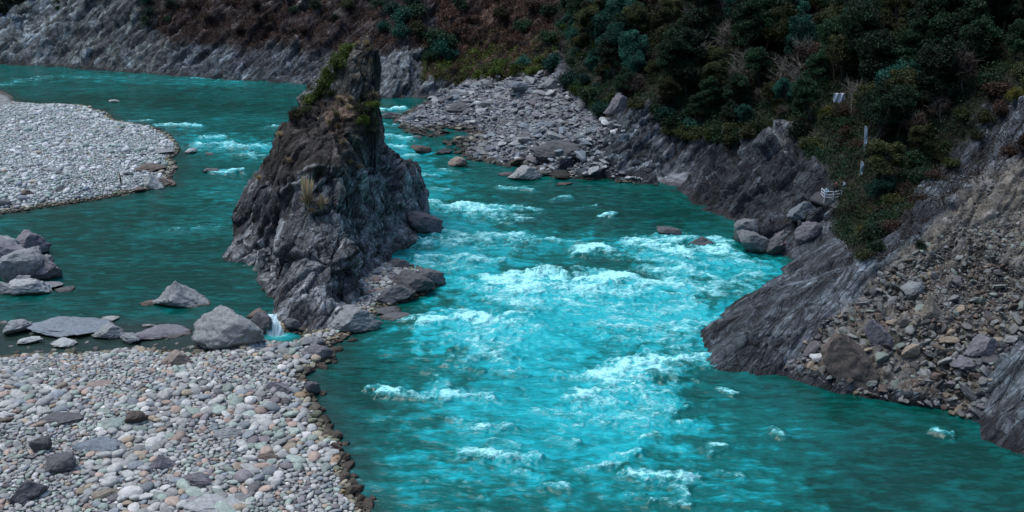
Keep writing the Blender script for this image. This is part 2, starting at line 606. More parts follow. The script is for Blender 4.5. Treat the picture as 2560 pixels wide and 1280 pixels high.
# regions of the far and right bank, outlined on the photograph
Z_FOREST = [(1385, -900), (1400, 100), (1420, 190), (1450, 268), (1520, 300), (1600, 268), (1690, 330), (1760, 345), (1830, 355), (1900, 325), (1990, 330), (2060, 430), (2100, 470),
            (2075, 520), (2090, 590), (2170, 625), (2260, 560), (2300, 480), (2370, 400), (2430, 330), (2480, 265), (2560, 225), (3300, -100), (3300, -900)]
Z_SCREE = [(2100, 790), (2190, 680), (2310, 580), (2430, 470), (2560, 390), (3200, 250), (3200, 900), (2560, 830), (2470, 900), (2440, 1040), (2250, 1000), (2080, 960), (1960, 925)]
Z_BEACH = [(985, 290), (1090, 240), (1170, 205), (1250, 195), (1390, 190), (1450, 268), (1500, 300), (1500, 340), (1420, 380), (1390, 425), (1350, 445), (1280, 425), (1170, 405), (1100, 360), (1000, 330)]
Z_SAND = [(1650, 458), (1700, 470), (1745, 440), (1735, 425), (1690, 433), (1640, 445)]
Z_RED = [(1060, -500), (1390, -500), (1400, 150), (1330, 190), (1170, 205), (1060, 200), (1050, 130), (1080, 60)]
Z_DARKC = [(365, -500), (1060, -500), (1075, 130), (960, 140), (760, 130), (640, 120), (520, 110), (400, 100), (370, 60)]
Z_FARL = [(-900, -500), (370, -500), (372, 60), (420, 110), (380, 190), (-900, 175)]
Z_GREYC = [(945, 250), (945, 170), (980, 125), (1040, 115), (1065, 190), (1150, 205), (1170, 222), (1080, 250)]
Z_CORNER = [(-900, -500), (170, -500), (70, 10), (0, 42), (-900, 120)]

colr = np.zeros((len(tx), 3), f32)
rock_a = np.array([.155, .168, .188])
rock_b = np.array([.075, .076, .090])
rock_c = np.array([.105, .130, .132])
na = sstep(-.25, .35, fbm(P0 * .09, 4, .55, 21))[:, None]
nb = sstep(-.2, .4, fbm(P0 * .16, 4, .55, 33))[:, None]
colr[:] = rock_a * (1 - na) + rock_b * na
colr[:] = colr * (1 - .5 * nb) + rock_c * (.5 * nb)
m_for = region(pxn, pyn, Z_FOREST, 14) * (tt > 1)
m_scr = region(pxn, pyn, Z_SCREE, 18) * (tt > 1)
m_bea = region(pxn, pyn, Z_BEACH, 8) * (tt > 0)
m_sand = region(px, py, Z_SAND, 5) * (tt > 0)
m_red = region(pxn, pyn, Z_RED, 16) * (tt > 4)
m_drk = region(pxn, pyn, Z_DARKC, 22) * (tt > 3)
m_fl = region(pxn, pyn, Z_FARL, 16) * (tt > 0)
m_gc = region(pxn, pyn, Z_GREYC, 8) * (tt > 0)
Z_SLAB = [(1700, 850), (1746, 800), (2050, 560), (2120, 600), (2190, 650), (2110, 790), (2000, 900), (1960, 960), (1700, 960)]
Z_SLAB2 = [(2430, 1060), (2480, 900), (2560, 830), (3200, 700), (3200, 1500), (2450, 1160)]
m_slab = np.maximum(region(px, py, Z_SLAB, 16), region(px, py, Z_SLAB2, 16)) * (tt > -2)


def paint(m, c, k=1.0):
    m = (m * k)[:, None].astype(f32)
    colr[:] = colr * (1 - m) + np.asarray(c, f32) * m


var = fbm(P0 * .35, 4, .6, 41)
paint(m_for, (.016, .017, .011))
paint(m_scr, (.128, .118, .100))
paint(m_scr * sstep(0, .5, var), (.15, .148, .145), .7)
paint(m_bea, (.150, .157, .175))
paint(m_sand, (.34, .38, .41))
paint(m_slab * sstep(-.3, .3, fbm(np.stack([tx * .10 + ty * .05, tz * .25, ty * .2], 1), 4, .6, 87)), (.070, .068, .074), .7)
paint(m_slab * sstep(.2, .5, fbm(np.stack([tx * .12, tz * .5, ty * .3], 1), 4, .6, 88)), (.20, .215, .23), .75)
paint(m_fl, (.135, .148, .136))
paint(m_fl * sstep(-.05, .45, fbm(np.stack([(tx + tz * .8) * .14, ty * .05, tz * .04], 1), 3, .5, 77)), (.26, .285, .30), .9)
paint(m_fl * sstep(.1, .5, fbm(np.stack([(tx - tz * .9) * .12, ty * .04, tz * .03], 1), 4, .6, 78)), (.055, .060, .055), .85)
paint(m_drk, (.050, .036, .034))
paint(m_drk * sstep(.18, .5, fbm(P0 * np.array([.25, .25, .12]), 4, .6, 51)), (.20, .185, .17), .75)
paint(m_red, (.075, .042, .030))
paint(m_red * sstep(.15, .5, var), (.14, .088, .062), .8)
paint(m_gc, (.20, .21, .215))
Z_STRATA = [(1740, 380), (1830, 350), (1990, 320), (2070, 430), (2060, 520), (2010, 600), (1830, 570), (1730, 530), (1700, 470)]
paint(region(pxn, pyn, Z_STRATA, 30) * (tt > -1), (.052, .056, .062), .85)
paint(region(pxn, pyn, [(1930, 330), (1990, 315), (1985, 360), (1940, 400)], 8) * (tt > -1) * sstep(-.3, .2, var), (.24, .235, .23), .9)
paint(region(pxn, pyn, [(1640, 380), (1800, 370), (1790, 430), (1640, 430)], 14) * (tt > -1), (.070, .076, .090), .7)
bands = fbm(np.stack([P0 @ np.array([.62, .42, .66]) * .04, P0 @ np.array([.56, -.83, 0]) * .55, P0 @ np.array([.55, .37, -.75]) * .55], 1), 4, .6, 131)
paint(sstep(.12, .42, bands) * (tt > -1) * (1 - m_bea) * (1 - m_scr) * (1 - m_for), (.040, .040, .046), .65)
paint(sstep(.2, .5, -bands) * (tt > -1) * (1 - m_bea) * (1 - m_scr) * (1 - m_for) * (m_drk + m_red < .3) * (1 - .9 * region(px, py, Z_STRATA, 30)), (.23, .24, .255), .45)
# bars: stones on silt; a brown weedy fringe at the water
paint((sbar > -2) & (tt < 0), (.115, .118, .115))
paint((smid > -2) & (tt < 0), (.21, .225, .225))
wet = (1 - sstep(.05, .55, tz + .25 * var)) * ((sbar > -3) | (smid > -3))
paint(wet * (tt < 0), (.045, .036, .022), .9)
wetr = (1 - sstep(.15, .65, tz + .4 * var)) * (tt > -2)
paint(wetr, (.035, .032, .034), .85)

# relief: bedding that dips to the river on the right bank, broken blocks elsewhere
rocky = np.clip(1 - .75 * m_bea - m_sand - .55 * m_scr - .5 * m_for, 0, 1) * np.clip(tt / 2.5 + .25, 0, 1)
Lx = np.array([.62, .42, .66]); Lx /= np.linalg.norm(Lx)
Ly = np.cross(Lx, [0, 0, 1]); Ly /= np.linalg.norm(Ly)
Lz = np.cross(Lx, Ly)
sel = np.where((tt > -2.5) & (px > -250) & (px < 2900) & (py > -350))[0]
Ps = P0[sel].astype(f32)
B = np.stack([Ps @ Lx, Ps @ Ly, Ps @ Lz], 1).astype(f32)
wv = np.stack([fbm(Ps * .12, 3, .5, 61), fbm(Ps * .12, 3, .5, 62), fbm(Ps * .12, 3, .5, 63)], 1) * 1.2
B = B + wv * .45
disp = np.zeros(len(sel), f32)
f0_, e0_, o0_ = facets(B * np.array([.055, .15, .15]), 9)
disp += 1.7 * f0_ - .8 * (1 - sstep(0, .05, e0_))
f_, e_, o_ = facets(B * np.array([.11, .36, .36]), 1)
disp += .75 * f_ - .50 * (1 - sstep(0, .07, e_))
f2_, e2_, o2_ = facets(B * np.array([.26, .85, .85]), 2)
disp *= 1 - .55 * m_slab[sel]
plain = 1 - .8 * m_slab[sel]
disp += plain * (.46 * f2_ - .26 * (1 - sstep(0, .08, e2_)))
f3_, e3_, o3_ = facets(B * np.array([.9, 1.9, 1.9]), 3)
disp += plain * (.22 * f3_ - .08 * (1 - sstep(0, .12, e3_)))
disp += .12 * ridged(B * np.array([.07, .42, .42]), 3, .5, 71)
m_str = region(px, py, Z_STRATA, 30)[sel]
disp += plain * (.30 + .75 * m_str) * o_ + plain * (.12 + .30 * m_str) * o2_
# gullies raked down the far landslide
gul = ridged(np.stack([(Ps[:, 0] - Ps[:, 2] * .9) * .16, Ps[:, 1] * .05, Ps[:, 2] * .03], 1), 4, .6, 95)
disp += m_fl[sel] * .45 * gul
dd = disp * rocky[sel]
# scree and beach: rubble at stone size
rub = np.clip(m_scr + m_bea, 0, 1)[sel]
g1, h1, q1 = facets(Ps * .55, 4)
g2, h2, q2 = facets(Ps * 1.25, 5)
dd += rub * ((.30 - .16 * m_scr[sel]) * g1 + (.24 - .06 * m_scr[sel]) * g2 - .12 * (1 - sstep(0, .2, h2)))
dd += m_for[sel] * .5 * fbm(Ps * .4, 3, .5, 81)
P0[sel] += N[sel] * dd[:, None]
# block to block colour
bt = (1 + .20 * o_ * rocky[sel] + .22 * o2_ * rocky[sel] + .12 * o3_ * rocky[sel] + rub * (.22 * q2))[:, None]
colr[sel] *= np.clip(bt, .4, 1.6)
bars = np.where((np.maximum(sbar, smid) > -3) & (tt < 0))[0]
P0[bars, 2] += .10 * fbm(P0[bars] * .5, 3, .5, 91) * np.clip(np.maximum(sbar, smid)[bars], 0, 1) + 0

m_rk = np.clip(1 - m_bea - m_scr - m_for - m_sand - m_red - m_drk, 0, 1) * (tt > -1)
colr *= (1 - m_rk[:, None]) + m_rk[:, None] * (np.array([.78, .87, .90], f32) + (.16 * (py < 220) * (px < 1100))[:, None].astype(f32))
# split the sheet into the pieces of setting
zmin = P0[:, 2].reshape(NR, NC)
fz = np.maximum.reduce([zmin[:-1, :-1], zmin[1:, :-1], zmin[:-1, 1:], zmin[1:, 1:]])


def fc(a):
    return a.reshape(NR, NC)[:-1, :-1]


shown = fz > -1.6
island = fc(tt) > -2.6
k_hill = fc(m_for) > .5
k_scr = fc(m_scr) > .5
k_bea = (fc(m_bea) > .5) | (fc(m_sand) > .5)
k_cliff = (fc(m_fl + m_drk + m_red + m_gc) > .4) | (fc(px) < 1090)
k_mid = fc(smid) > -12
P = []
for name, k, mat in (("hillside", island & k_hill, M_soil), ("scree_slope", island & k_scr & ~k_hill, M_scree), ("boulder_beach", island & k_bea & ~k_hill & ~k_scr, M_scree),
                     ("cliff", island & k_cliff & ~k_hill & ~k_scr & ~k_bea, M_rock), ("riverbank", island & ~k_cliff & ~k_hill & ~k_scr & ~k_bea, M_rock),
                     ("gravel_bar", ~island & k_mid, M_scree), ("cobble_bar", ~island & ~k_mid, M_scree)):
    F = grid_faces(NR, NC, k & shown)
    if len(F) == 0:
        continue
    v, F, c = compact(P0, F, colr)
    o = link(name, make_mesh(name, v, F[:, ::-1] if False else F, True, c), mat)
    tag(o, kind="structure")

# a broad floor under everything
v = np.array([[-3000, -3000, -4], [3000, -3000, -4], [3000, 3000, -4], [-3000, 3000, -4]])
o = link("ground", make_mesh("ground", v, np.array([[0, 1, 2, 3]]), True, np.full((4, 3), .09)), M_scree)
tag(o, kind="structure")

# the gorge: high wooded mountains all round, far outside the picture
th = np.radians(np.arange(0, 361, 3.0))
rr = 345 * 1.13 ** np.arange(0, 15)
R_, T_ = np.meshgrid(rr, th, indexing='ij')
mx_, my_ = (R_ * np.sin(T_)).ravel(), (R_ * np.cos(T_)).ravel()
mzz = (R_.ravel() - 335) * .62 * (1 + .35 * fbm(np.stack([mx_ / 300, my_ / 300, mx_ * 0], 1), 4, .5, 301)) + 2
mzz = np.minimum(mzz, 420 + .1 * R_.ravel())
o = link("mountains", make_mesh("mountains", np.stack([mx_, my_, mzz], 1), grid_faces(*R_.shape), True, np.tile([.03, .038, .025], (len(mx_), 1))), M_soil)
tag(o, kind="structure")

TZG = P0[:, 2].reshape(NR, NC)
R0, QG, TH0, DTH = 50.0, math.log(1.00135), math.radians(-37), math.radians(.062)


def ground_z(x, y):
    r = math.hypot(x, y)
    i = min(max(int(round(math.log(max(r, 1) / R0) / QG)), 0), NR - 1)
    j = min(max(int(round((math.atan2(x, y) - TH0) / DTH)), 0), NC - 1)
    return float(TZG[i, j]), float(TX[i, j]), float(TY[i, j]), i * NC + j


def hit(pxx, pyy):
    """where the line of sight through a photo spot meets the land"""
    a = (pxx - 1280.0) / FPX
    b = (pyy - 640.0) / FPX
    d = np.array([a, CP - b * SP, -SP - b * CP])
    k = np.arange(55, 400, .12) / math.hypot(d[0], d[1])
    xs, ys, zs = d[0] * k, d[1] * k, CAMH + d[2] * k
    ii = np.clip(np.round(np.log(np.hypot(xs, ys) / R0) / QG).astype(int), 0, NR - 1)
    jj = np.clip(np.round((np.arctan2(xs, ys) - TH0) / DTH).astype(int), 0, NC - 1)
    m = np.where(zs <= np.maximum(TZG[ii, jj], 0))[0]
    q = m[0] if len(m) else len(k) - 1
    return xs[q], ys[q], max(float(TZG[ii[q], jj[q]]), 0.0)


# ------------------------------------------------------------------ the rock pinnacle in the river
def at(pxx, y, z):
    return ((pxx - 1280.0) / FPX * (y * CP + (CAMH - z) * SP), y)


LV = [(0, wp([(553, 660), (600, 662), (642, 663), (632, 700), (648, 735), (672, 760), (690, 790), (700, 835), (760, 838), (862, 834), (925, 800), (905, 762), (930, 730), (985, 668),
              (1015, 628), (1052, 604), (1076, 552), (1058, 500), (980, 462), (800, 452), (680, 478), (600, 560), (566, 625)])),
      (3, [at(*q, 3) for q in [(572, 149), (600, 146), (650, 141.5), (646, 133), (672, 127), (700, 121), (730, 117.5), (800, 117), (850, 118.5), (893, 123), (918, 129), (960, 138), (1000, 147),
                               (1044, 154), (1050, 161), (1000, 168), (800, 170), (640, 163)]]),
      (7, [at(*q, 7) for q in [(607, 148), (642, 144), (676, 138.5), (688, 130.5), (715, 125.5), (760, 122.5), (830, 122), (872, 125.5), (908, 134), (955, 144), (1020, 154), (1026, 161),
                               (960, 167), (800, 168), (660, 160)]]),
      (12, [at(*q, 12) for q in [(660, 150), (672, 145), (690, 138.5), (722, 131.5), (770, 128.5), (835, 129), (885, 134), (922, 143), (964, 153), (958, 161), (900, 165), (760, 163), (680, 157)]]),
      (16, [at(*q, 16) for q in [(688, 151), (696, 146), (715, 139.5), (752, 134.5), (800, 133), (855, 134.5), (902, 140), (940, 147), (955, 155), (944, 161), (860, 163), (760, 160), (700, 156)]]),
      (19.6, [at(900 + (q[0] - 900) * .90 + 4, q[1], 19.6) for q in [(718, 151), (728, 147), (760, 142.5), (800, 140), (850, 139), (898, 142), (940, 148), (953, 154), (944, 160), (870, 161), (770, 158)]]),
      (20.6, [at(900 + (q[0] - 900) * .90 + 4, q[1], 20.6) for q in [(752, 151.5), (760, 148), (785, 145), (815, 144), (850, 143), (898, 144.5), (938, 148.5), (953, 154), (942, 160), (870, 161), (795, 158)]]),
      (23.5, [at(900 + (q[0] - 900) * .90 + 4, q[1], 23.5) for q in [(800, 152), (810, 149), (835, 147.5), (878, 146.5), (925, 149), (952, 153.5), (942, 158), (880, 159), (822, 157)]]),
      (26, [at(900 + (q[0] - 900) * .90 + 4, q[1], 26) for q in [(846, 152), (862, 150), (900, 149.5), (938, 151.3), (946, 153.6), (934, 156.5), (880, 157)]]),
      (27.8, [at(900 + (q[0] - 900) * .90 + 4, q[1], 27.8) for q in [(872, 152.4), (905, 151.4), (930, 152.6), (922, 154.4), (890, 154.6)]])]
gx = np.concatenate([np.arange(-46, -20.4, .11), np.arange(-20.4, -16.4, .035), np.arange(-16.4, -9, .11)])
gy = np.arange(110, 177, .13)
GX, GY = np.meshgrid(gx, gy, indexing='ij')
qx, qy = GX.ravel(), GY.ravel()
w2 = np.stack([qx * .16, qy * .22, qx * 0], 1)
qx2 = qx + .9 * fbm(w2, 4, .55, 5)
qy2 = qy + .9 * fbm(w2, 4, .55, 6)
S = [sdist(qx2, qy2, c) for _, c in LV]
pz = np.where(S[0] < 0, S[0] * .9, 0.0)
for k in range(len(LV) - 1):
    z0, z1 = LV[k][0], LV[k + 1][0]
    m = (S[k] >= 0) & (S[k + 1] < 0)
    pz = np.where(m, z0 + (z1 - z0) * S[k] / (S[k] - S[k + 1] + 1e-6), pz)
pz = np.where(S[-1] >= 0, LV[-1][0] + np.minimum(S[-1] * .6, .6), pz)
Q0 = np.stack([qx, qy, pz], 1)
G = Q0.reshape(GX.shape + (3,))
NN = np.cross(np.gradient(G, axis=0), np.gradient(G, axis=1))
NN /= np.linalg.norm(NN, axis=2, keepdims=True) + 1e-9
# soften the normals so that relief does not tear
for _ in range(6):
    NN[1:-1, 1:-1] = (NN[1:-1, 1:-1] * 2 + NN[:-2, 1:-1] + NN[2:, 1:-1] + NN[1:-1, :-2] + NN[1:-1, 2:]) / 6
NN /= np.linalg.norm(NN, axis=2, keepdims=True) + 1e-9
NN = NN.reshape(-1, 3)
LP = np.array([.50, -.10, .86]); LP /= np.linalg.norm(LP)
MP = np.cross(LP, [0, 1, 0]); MP /= np.linalg.norm(MP)
KP = np.cross(LP, MP)
keep = pz > -1.8
D = np.zeros(len(qx), f32)
PB = Q0[keep].astype(f32)
B = np.stack([PB @ LP, PB @ MP, PB @ KP], 1).astype(f32)
B = B + np.stack([fbm(PB * .2, 3, .5, 161), fbm(PB * .2, 3, .5, 162), fbm(PB * .2, 3, .5, 163)], 1) * .4
a1, b1, c1 = facets(B * np.array([.13, .30, .26]), 11)
a2, b2, c2 = facets(B * np.array([.32, .75, .62]), 12)
a3, b3, c3 = facets(B * np.array([.9, 1.9, 1.6]), 13)
fx, fy = PR(PB[:, 0], PB[:, 1], PB[:, 2])
inner = sstep(0, 2.5, PB[:, 2])
a0, b0, c0 = facets(B * np.array([.075, .16, .15]), 14)


def groove(pts, w):
    return 1 - sstep(0, w, seg_dist(fx + 10 * pnoise(PB * .6, 190), fy + 10 * pnoise(PB * .6, 191), pts))


joint = np.maximum.reduce([groove([(846, 330), (862, 420), (884, 520), (892, 640), (884, 760), (900, 830)], 13), groove([(700, 500), (672, 560), (648, 640), (640, 690)], 16) * 1.3,
                           groove([(790, 440), (730, 520), (690, 610), (660, 700), (668, 750)], 12) * .8, groove([(660, 650), (560, 662)], 8), groove([(960, 420), (985, 520), (975, 600), (930, 660)], 13) * .8,
                           groove([(690, 300), (760, 310), (800, 260)], 12), groove([(930, 130), (915, 230), (930, 330), (955, 420)], 10) * .8, groove([(700, 470), (800, 440), (900, 430), (960, 400)], 10) * .7])
D[keep] = (-.60 + 1.55 * a0 - .7 * (1 - sstep(0, .05, b0)) - .9 * joint + .60 * a1 - .45 * (1 - sstep(0, .05, b1)) + .20 * a2 - .16 * (1 - sstep(0, .08, b2)) + .07 * a3
           + .11 * ridged(B * np.array([.2, .8, .7]), 4, .55, 171)) * (.45 + .55 * inner)
Q1 = Q0 + NN * D[:, None]
# colour: pale grey foot, black upper walls, green-grey lumps on the right, dry turf on the ledges
jx = fx + 22 * fbm(PB * .45, 4, .55, 181)
jy = fy + 22 * fbm(PB * .45, 4, .55, 182)
pc = np.zeros((len(PB), 3), f32)
u = sstep(-.3, .35, fbm(PB * .3, 4, .55, 183))[:, None]
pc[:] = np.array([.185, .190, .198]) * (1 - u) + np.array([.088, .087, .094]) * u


def ppaint(m, c, k=1.0):
    m = (m * k)[:, None].astype(f32)
    pc[:] = pc * (1 - m) + np.asarray(c, f32) * m


n1 = fbm(PB * .7, 4, .6, 184)
ppaint(region(jx, jy, [(780, 420), (960, 360), (1040, 470), (1000, 560), (880, 600), (760, 560)], 16) * sstep(-.25, .3, n1), (.200, .222, .215), .8)
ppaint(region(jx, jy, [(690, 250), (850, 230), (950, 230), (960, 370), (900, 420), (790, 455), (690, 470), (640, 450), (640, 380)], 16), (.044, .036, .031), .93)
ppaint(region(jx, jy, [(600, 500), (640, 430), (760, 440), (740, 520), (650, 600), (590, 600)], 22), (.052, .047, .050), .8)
ppaint(region(jx, jy, [(820, 90), (960, 80), (958, 250), (860, 250), (830, 200)], 10), (.075, .064, .050), .9)
ppaint(region(jx, jy, [(835, 150), (905, 130), (935, 200), (900, 240), (850, 230)], 10) * sstep(0, .35, n1), (.20, .195, .18), .8)
ppaint(region(jx, jy, [(795, 270), (830, 235), (880, 250), (885, 290), (850, 330), (815, 325)], 9), (.150, .100, .072), .9)
ppaint(region(jx, jy, [(905, 110), (965, 110), (975, 380), (920, 380)], 10) * sstep(-.3, .2, n1), (.13, .105, .075), .7)
ppaint(region(jx, jy, [(880, 250), (950, 240), (950, 350), (925, 360), (890, 300)], 9), (.060, .052, .024), .8)
ppaint(region(jx, jy, [(820, 330), (950, 300), (950, 450), (850, 430)], 14) * sstep(.12, .4, n1), (.17, .13, .085), .8)
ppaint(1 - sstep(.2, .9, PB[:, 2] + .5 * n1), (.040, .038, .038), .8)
ppaint(region(jx, jy, [(553, 640), (660, 640), (660, 740), (700, 800), (620, 760), (540, 670)], 8) * sstep(.3, .8, PB[:, 2]), (.30, .30, .305), .65)
ppaint(region(jx, jy, [(860, 440), (980, 430), (1040, 500), (1020, 580), (940, 640), (870, 620)], 14) * sstep(-.15, .25, fbm(PB * .5, 4, .6, 186)), (.26, .285, .28), .6)
ppaint(sstep(.15, .45, fbm(np.stack([PB @ LP * .12, PB @ MP * .9, PB @ KP * .9], 1), 4, .6, 187)) * (fy > 420), (.27, .28, .285), .5)
pc *= np.array([1.12, 1.19, 1.20], f32)
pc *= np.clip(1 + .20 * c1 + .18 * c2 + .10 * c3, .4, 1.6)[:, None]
PC = np.zeros((len(qx), 3), f32)
PC[keep] = pc
F = grid_faces(*GX.shape, keep.reshape(GX.shape)[:-1, :-1] & keep.reshape(GX.shape)[1:, 1:])
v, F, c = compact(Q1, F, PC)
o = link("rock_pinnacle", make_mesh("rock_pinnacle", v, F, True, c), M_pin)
tag(o, "tall tapering dark rock pinnacle standing in the middle of the river", "rock")
PIN_Q, PIN_Z, PIN_SH = Q1, pz, GX.shape


def pin_hit(pxx, pyy):
    """nearest surface point of the pinnacle on a line of sight"""
    X, Y = PR(Q1[:, 0], Q1[:, 1], Q1[:, 2])
    m = np.where((abs(X - pxx) < 9) & (abs(Y - pyy) < 9) & keep)[0]
    if not len(m):
        m = np.array([np.argmin((X - pxx) ** 2 + (Y - pyy) ** 2)])
    return Q1[m[np.argmin(Q1[m, 1])]]


# ------------------------------------------------------------------ the river
WX, WY = polar(-36, 38, .060, 58, 345, 1.00135)
WR, WC = WX.shape
x, y = WX.ravel(), WY.ravel()
xx, yy = PR(x, y, x * 0)


def stroke(pts, r, soft=.55):
    """soft-edged streak on the water along photo points; r is its half width in metres"""
    q = np.array(wp(pts))
    lo, hi = q.min(0) - 3 * r, q.max(0) + 3 * r
    m = (x > lo[0]) & (x < hi[0]) & (y > lo[1]) & (y < hi[1])
    out = np.zeros(len(x), f32)
    d = seg_dist(x[m] + WPX[m] * r * .9, y[m] + WPY[m] * r * .9, q) if len(q) > 1 else np.hypot(x[m] - q[0, 0], y[m] - q[0, 1])
    out[m] = 1 - sstep(r * (1 - soft), r * (1 + soft), d)
    return out


PW = np.stack([x, y, x * 0], 1).astype(f32)
WPX, WPY = fbm(PW * .35, 3, .6, 201), fbm(PW * .35, 3, .6, 202)
foam = np.zeros(len(x), f32)
aer = np.zeros(len(x), f32)
turb = np.full(len(x), .10, f32)
FOAM = [  # (points, half width m, strength)
    ([(1062, 505), (1110, 517), (1180, 525)], 1.0, .95), ([(1140, 520), (1240, 530)], 1.5, 1.15), ([(1230, 522), (1345, 528)], .8, .75), ([(1180, 545), (1300, 548)], 1.6, .6),
    ([(1000, 600), (1100, 606), (1220, 597), (1300, 598)], 1.3, .85), ([(1300, 596), (1400, 604), (1465, 610)], .6, .7), ([(1150, 618), (1300, 622)], 1.6, .55),
    ([(1455, 632), (1485, 622), (1520, 630)], .9, 1.1), ([(1562, 616), (1620, 604), (1700, 600)], 1.1, 1.0), ([(1620, 620), (1720, 640), (1800, 628)], 1.6, .95), ([(1700, 592), (1790, 604), (1815, 612)], .8, .9),
    ([(1560, 640), (1700, 660), (1850, 650)], 1.8, .62), ([(1050, 650), (1150, 647), (1250, 656)], .7, 1.0), ([(1020, 665), (1180, 672)], 1.3, .6),
    ([(1222, 702), (1300, 697), (1380, 700), (1470, 705)], 1.3, 1.3), ([(1240, 718), (1360, 728), (1480, 722)], 2.2, 1.05), ([(1470, 702), (1540, 698), (1600, 708)], 1.4, 1.15),
    ([(1480, 730), (1560, 735), (1640, 722)], 2.0, .9), ([(1250, 745), (1330, 770)], 2.2, .8), ([(1380, 760), (1500, 770)], 2.2, .62),
    ([(1640, 680), (1700, 672), (1760, 690)], 1.4, .85), ([(1620, 705), (1700, 715), (1790, 735)], 1.6, .8), ([(1700, 740), (1800, 720), (1880, 690)], 1.8, .68), ([(1800, 670), (1900, 664)], 1.2, .6),
    ([(1500, 770), (1620, 790), (1720, 770)], 2.2, .68), ([(1520, 810), (1640, 830), (1740, 820)], 2.0, .74), ([(1560, 850), (1700, 858)], 1.6, .62),
    ([(1055, 808), (1120, 802), (1170, 798)], .9, 1.0), ([(1160, 806), (1230, 806), (1290, 806)], 1.4, 1.2), ([(1180, 830), (1240, 860), (1220, 890)], 1.9, .85), ([(1280, 815), (1350, 822)], 1.2, .6),
    ([(1100, 790), (1010, 805)], .6, .75), ([(1140, 840), (1080, 855)], 1.0, .5),
    ([(1755, 900), (1680, 908), (1600, 915), (1540, 935), (1500, 950)], 1.1, 1.1), ([(1520, 952), (1560, 965), (1640, 940)], 1.9, .82), ([(1440, 1000), (1490, 992), (1530, 1000)], .9, 1.0),
    ([(1500, 1010), (1600, 990), (1660, 1030)], 1.8, .72), ([(1500, 1055), (1600, 1050)], 1.4, .7), ([(1430, 1035), (1550, 1030)], 1.2, .55),
    ([(950, 982), (1030, 996), (1110, 1002)], .55, .95), ([(1090, 992), (1150, 990), (1220, 1000)], .8, .95), ([(920, 972), (960, 975)], .4, .7), ([(1080, 930), (1120, 965)], .5, .62),
    ([(1180, 1070), (1260, 1074)], .5, .8), ([(1160, 1138), (1250, 1150), (1340, 1146)], .55, .9), ([(1220, 1105), (1280, 1112)], .5, .6), ([(1600, 1195), (1660, 1194), (1720, 1206)], .6, 1.05),
    ([(1540, 1140), (1590, 1136)], .45, .9), ([(1515, 1168), (1560, 1160)], .4, .85), ([(1690, 1205), (1700, 1240)], .7, .62), ([(1770, 1135), (1800, 1120)], .5, .75), ([(1420, 1070), (1470, 1072)], .5, .62),
    ([(1360, 1215), (1420, 1225)], .5, .6), ([(1640, 1255), (1720, 1262)], .5, .62), ([(1150, 1238), (1190, 1242)], .4, .5), ([(1380, 1100), (1440, 1108)], .35, .7), ([(1290, 1180), (1350, 1190)], .4, .62), ([(1450, 1180), (1500, 1172)], .35, .7), ([(1600, 1100), (1640, 1090)], .4, .7), ([(1120, 1050), (1160, 1056)], .35, .6),
    ([(1340, 1030), (1400, 1040)], .5, .62), ([(1700, 1060), (1740, 1050)], .35, .62), ([(1240, 930), (1300, 940)], .5, .6), ([(1380, 930), (1440, 935)], .5, .55), ([(1800, 1180), (1850, 1190)], .35, .55), ([(1560, 1235), (1600, 1240)], .35, .6),
    ([(2340, 1082), (2370, 1092)], .3, .8), ([(1800, 975), (1830, 985)], .4, .6),
    ([(1930, 1075), (1950, 1090)], .4, .7), ([(1060, 472), (1120, 478)], .5, .6), ([(1250, 470), (1330, 476)], .6, .6), ([(1500, 545), (1530, 538)], .45, .9), ([(1380, 500), (1420, 494)], .5, .6),
    ([(1440, 520), (1500, 515)], .5, .5), ([(955, 340), (1000, 345), (1030, 352)], .8, .85), ([(960, 365), (1010, 372)], .7, .8), ([(965, 395), (1040, 392)], .6, .75), ([(985, 420), (1050, 425)], .7, .6),
    ([(1010, 445), (1080, 440)], .6, .7), ([(950, 277), (1010, 274)], .5, 1.3), ([(960, 312), (1000, 316)], .6, .75), ([(1100, 425), (1150, 430)], .4, .5),
    ([(480, 368), (540, 360), (600, 364)], .9, 1.0), ([(560, 372), (650, 368)], 1.2, .9), ([(500, 345), (560, 344)], .5, .95), ([(390, 316), (440, 314), (500, 318)], .6, .85), ([(320, 305), (380, 303)], .5, .6),
    ([(600, 385), (655, 392)], .8, .7), ([(660, 320), (690, 318)], .6, .7), ([(540, 433), (610, 432)], .5, 1.0), ([(15, 214), (45, 206), (80, 200)], 1.6, .50), ([(60, 200), (130, 194), (230, 196)], 2.0, .42),
    ([(260, 196), (400, 198)], 1.6, .30), ([(440, 198), (560, 206)], 1.6, .26), ([(480, 196), (600, 205)], .5, .55), ([(440, 575), (540, 570)], .8, .42), ([(1110, 580), (1160, 590)], .6, .7)]
for p_, r_, s_ in FOAM:
    k = .6 * stroke(p_, r_, .8) + .4 * stroke(p_, r_ * 2.1, .95)
    foam = np.maximum(foam, k * s_ * .70)
    aer = np.maximum(aer, stroke(p_, r_ * 2.6, .95) * min(1, s_ * .62))
    turb = np.maximum(turb, stroke(p_, r_ * 2.2) * min(1, s_))
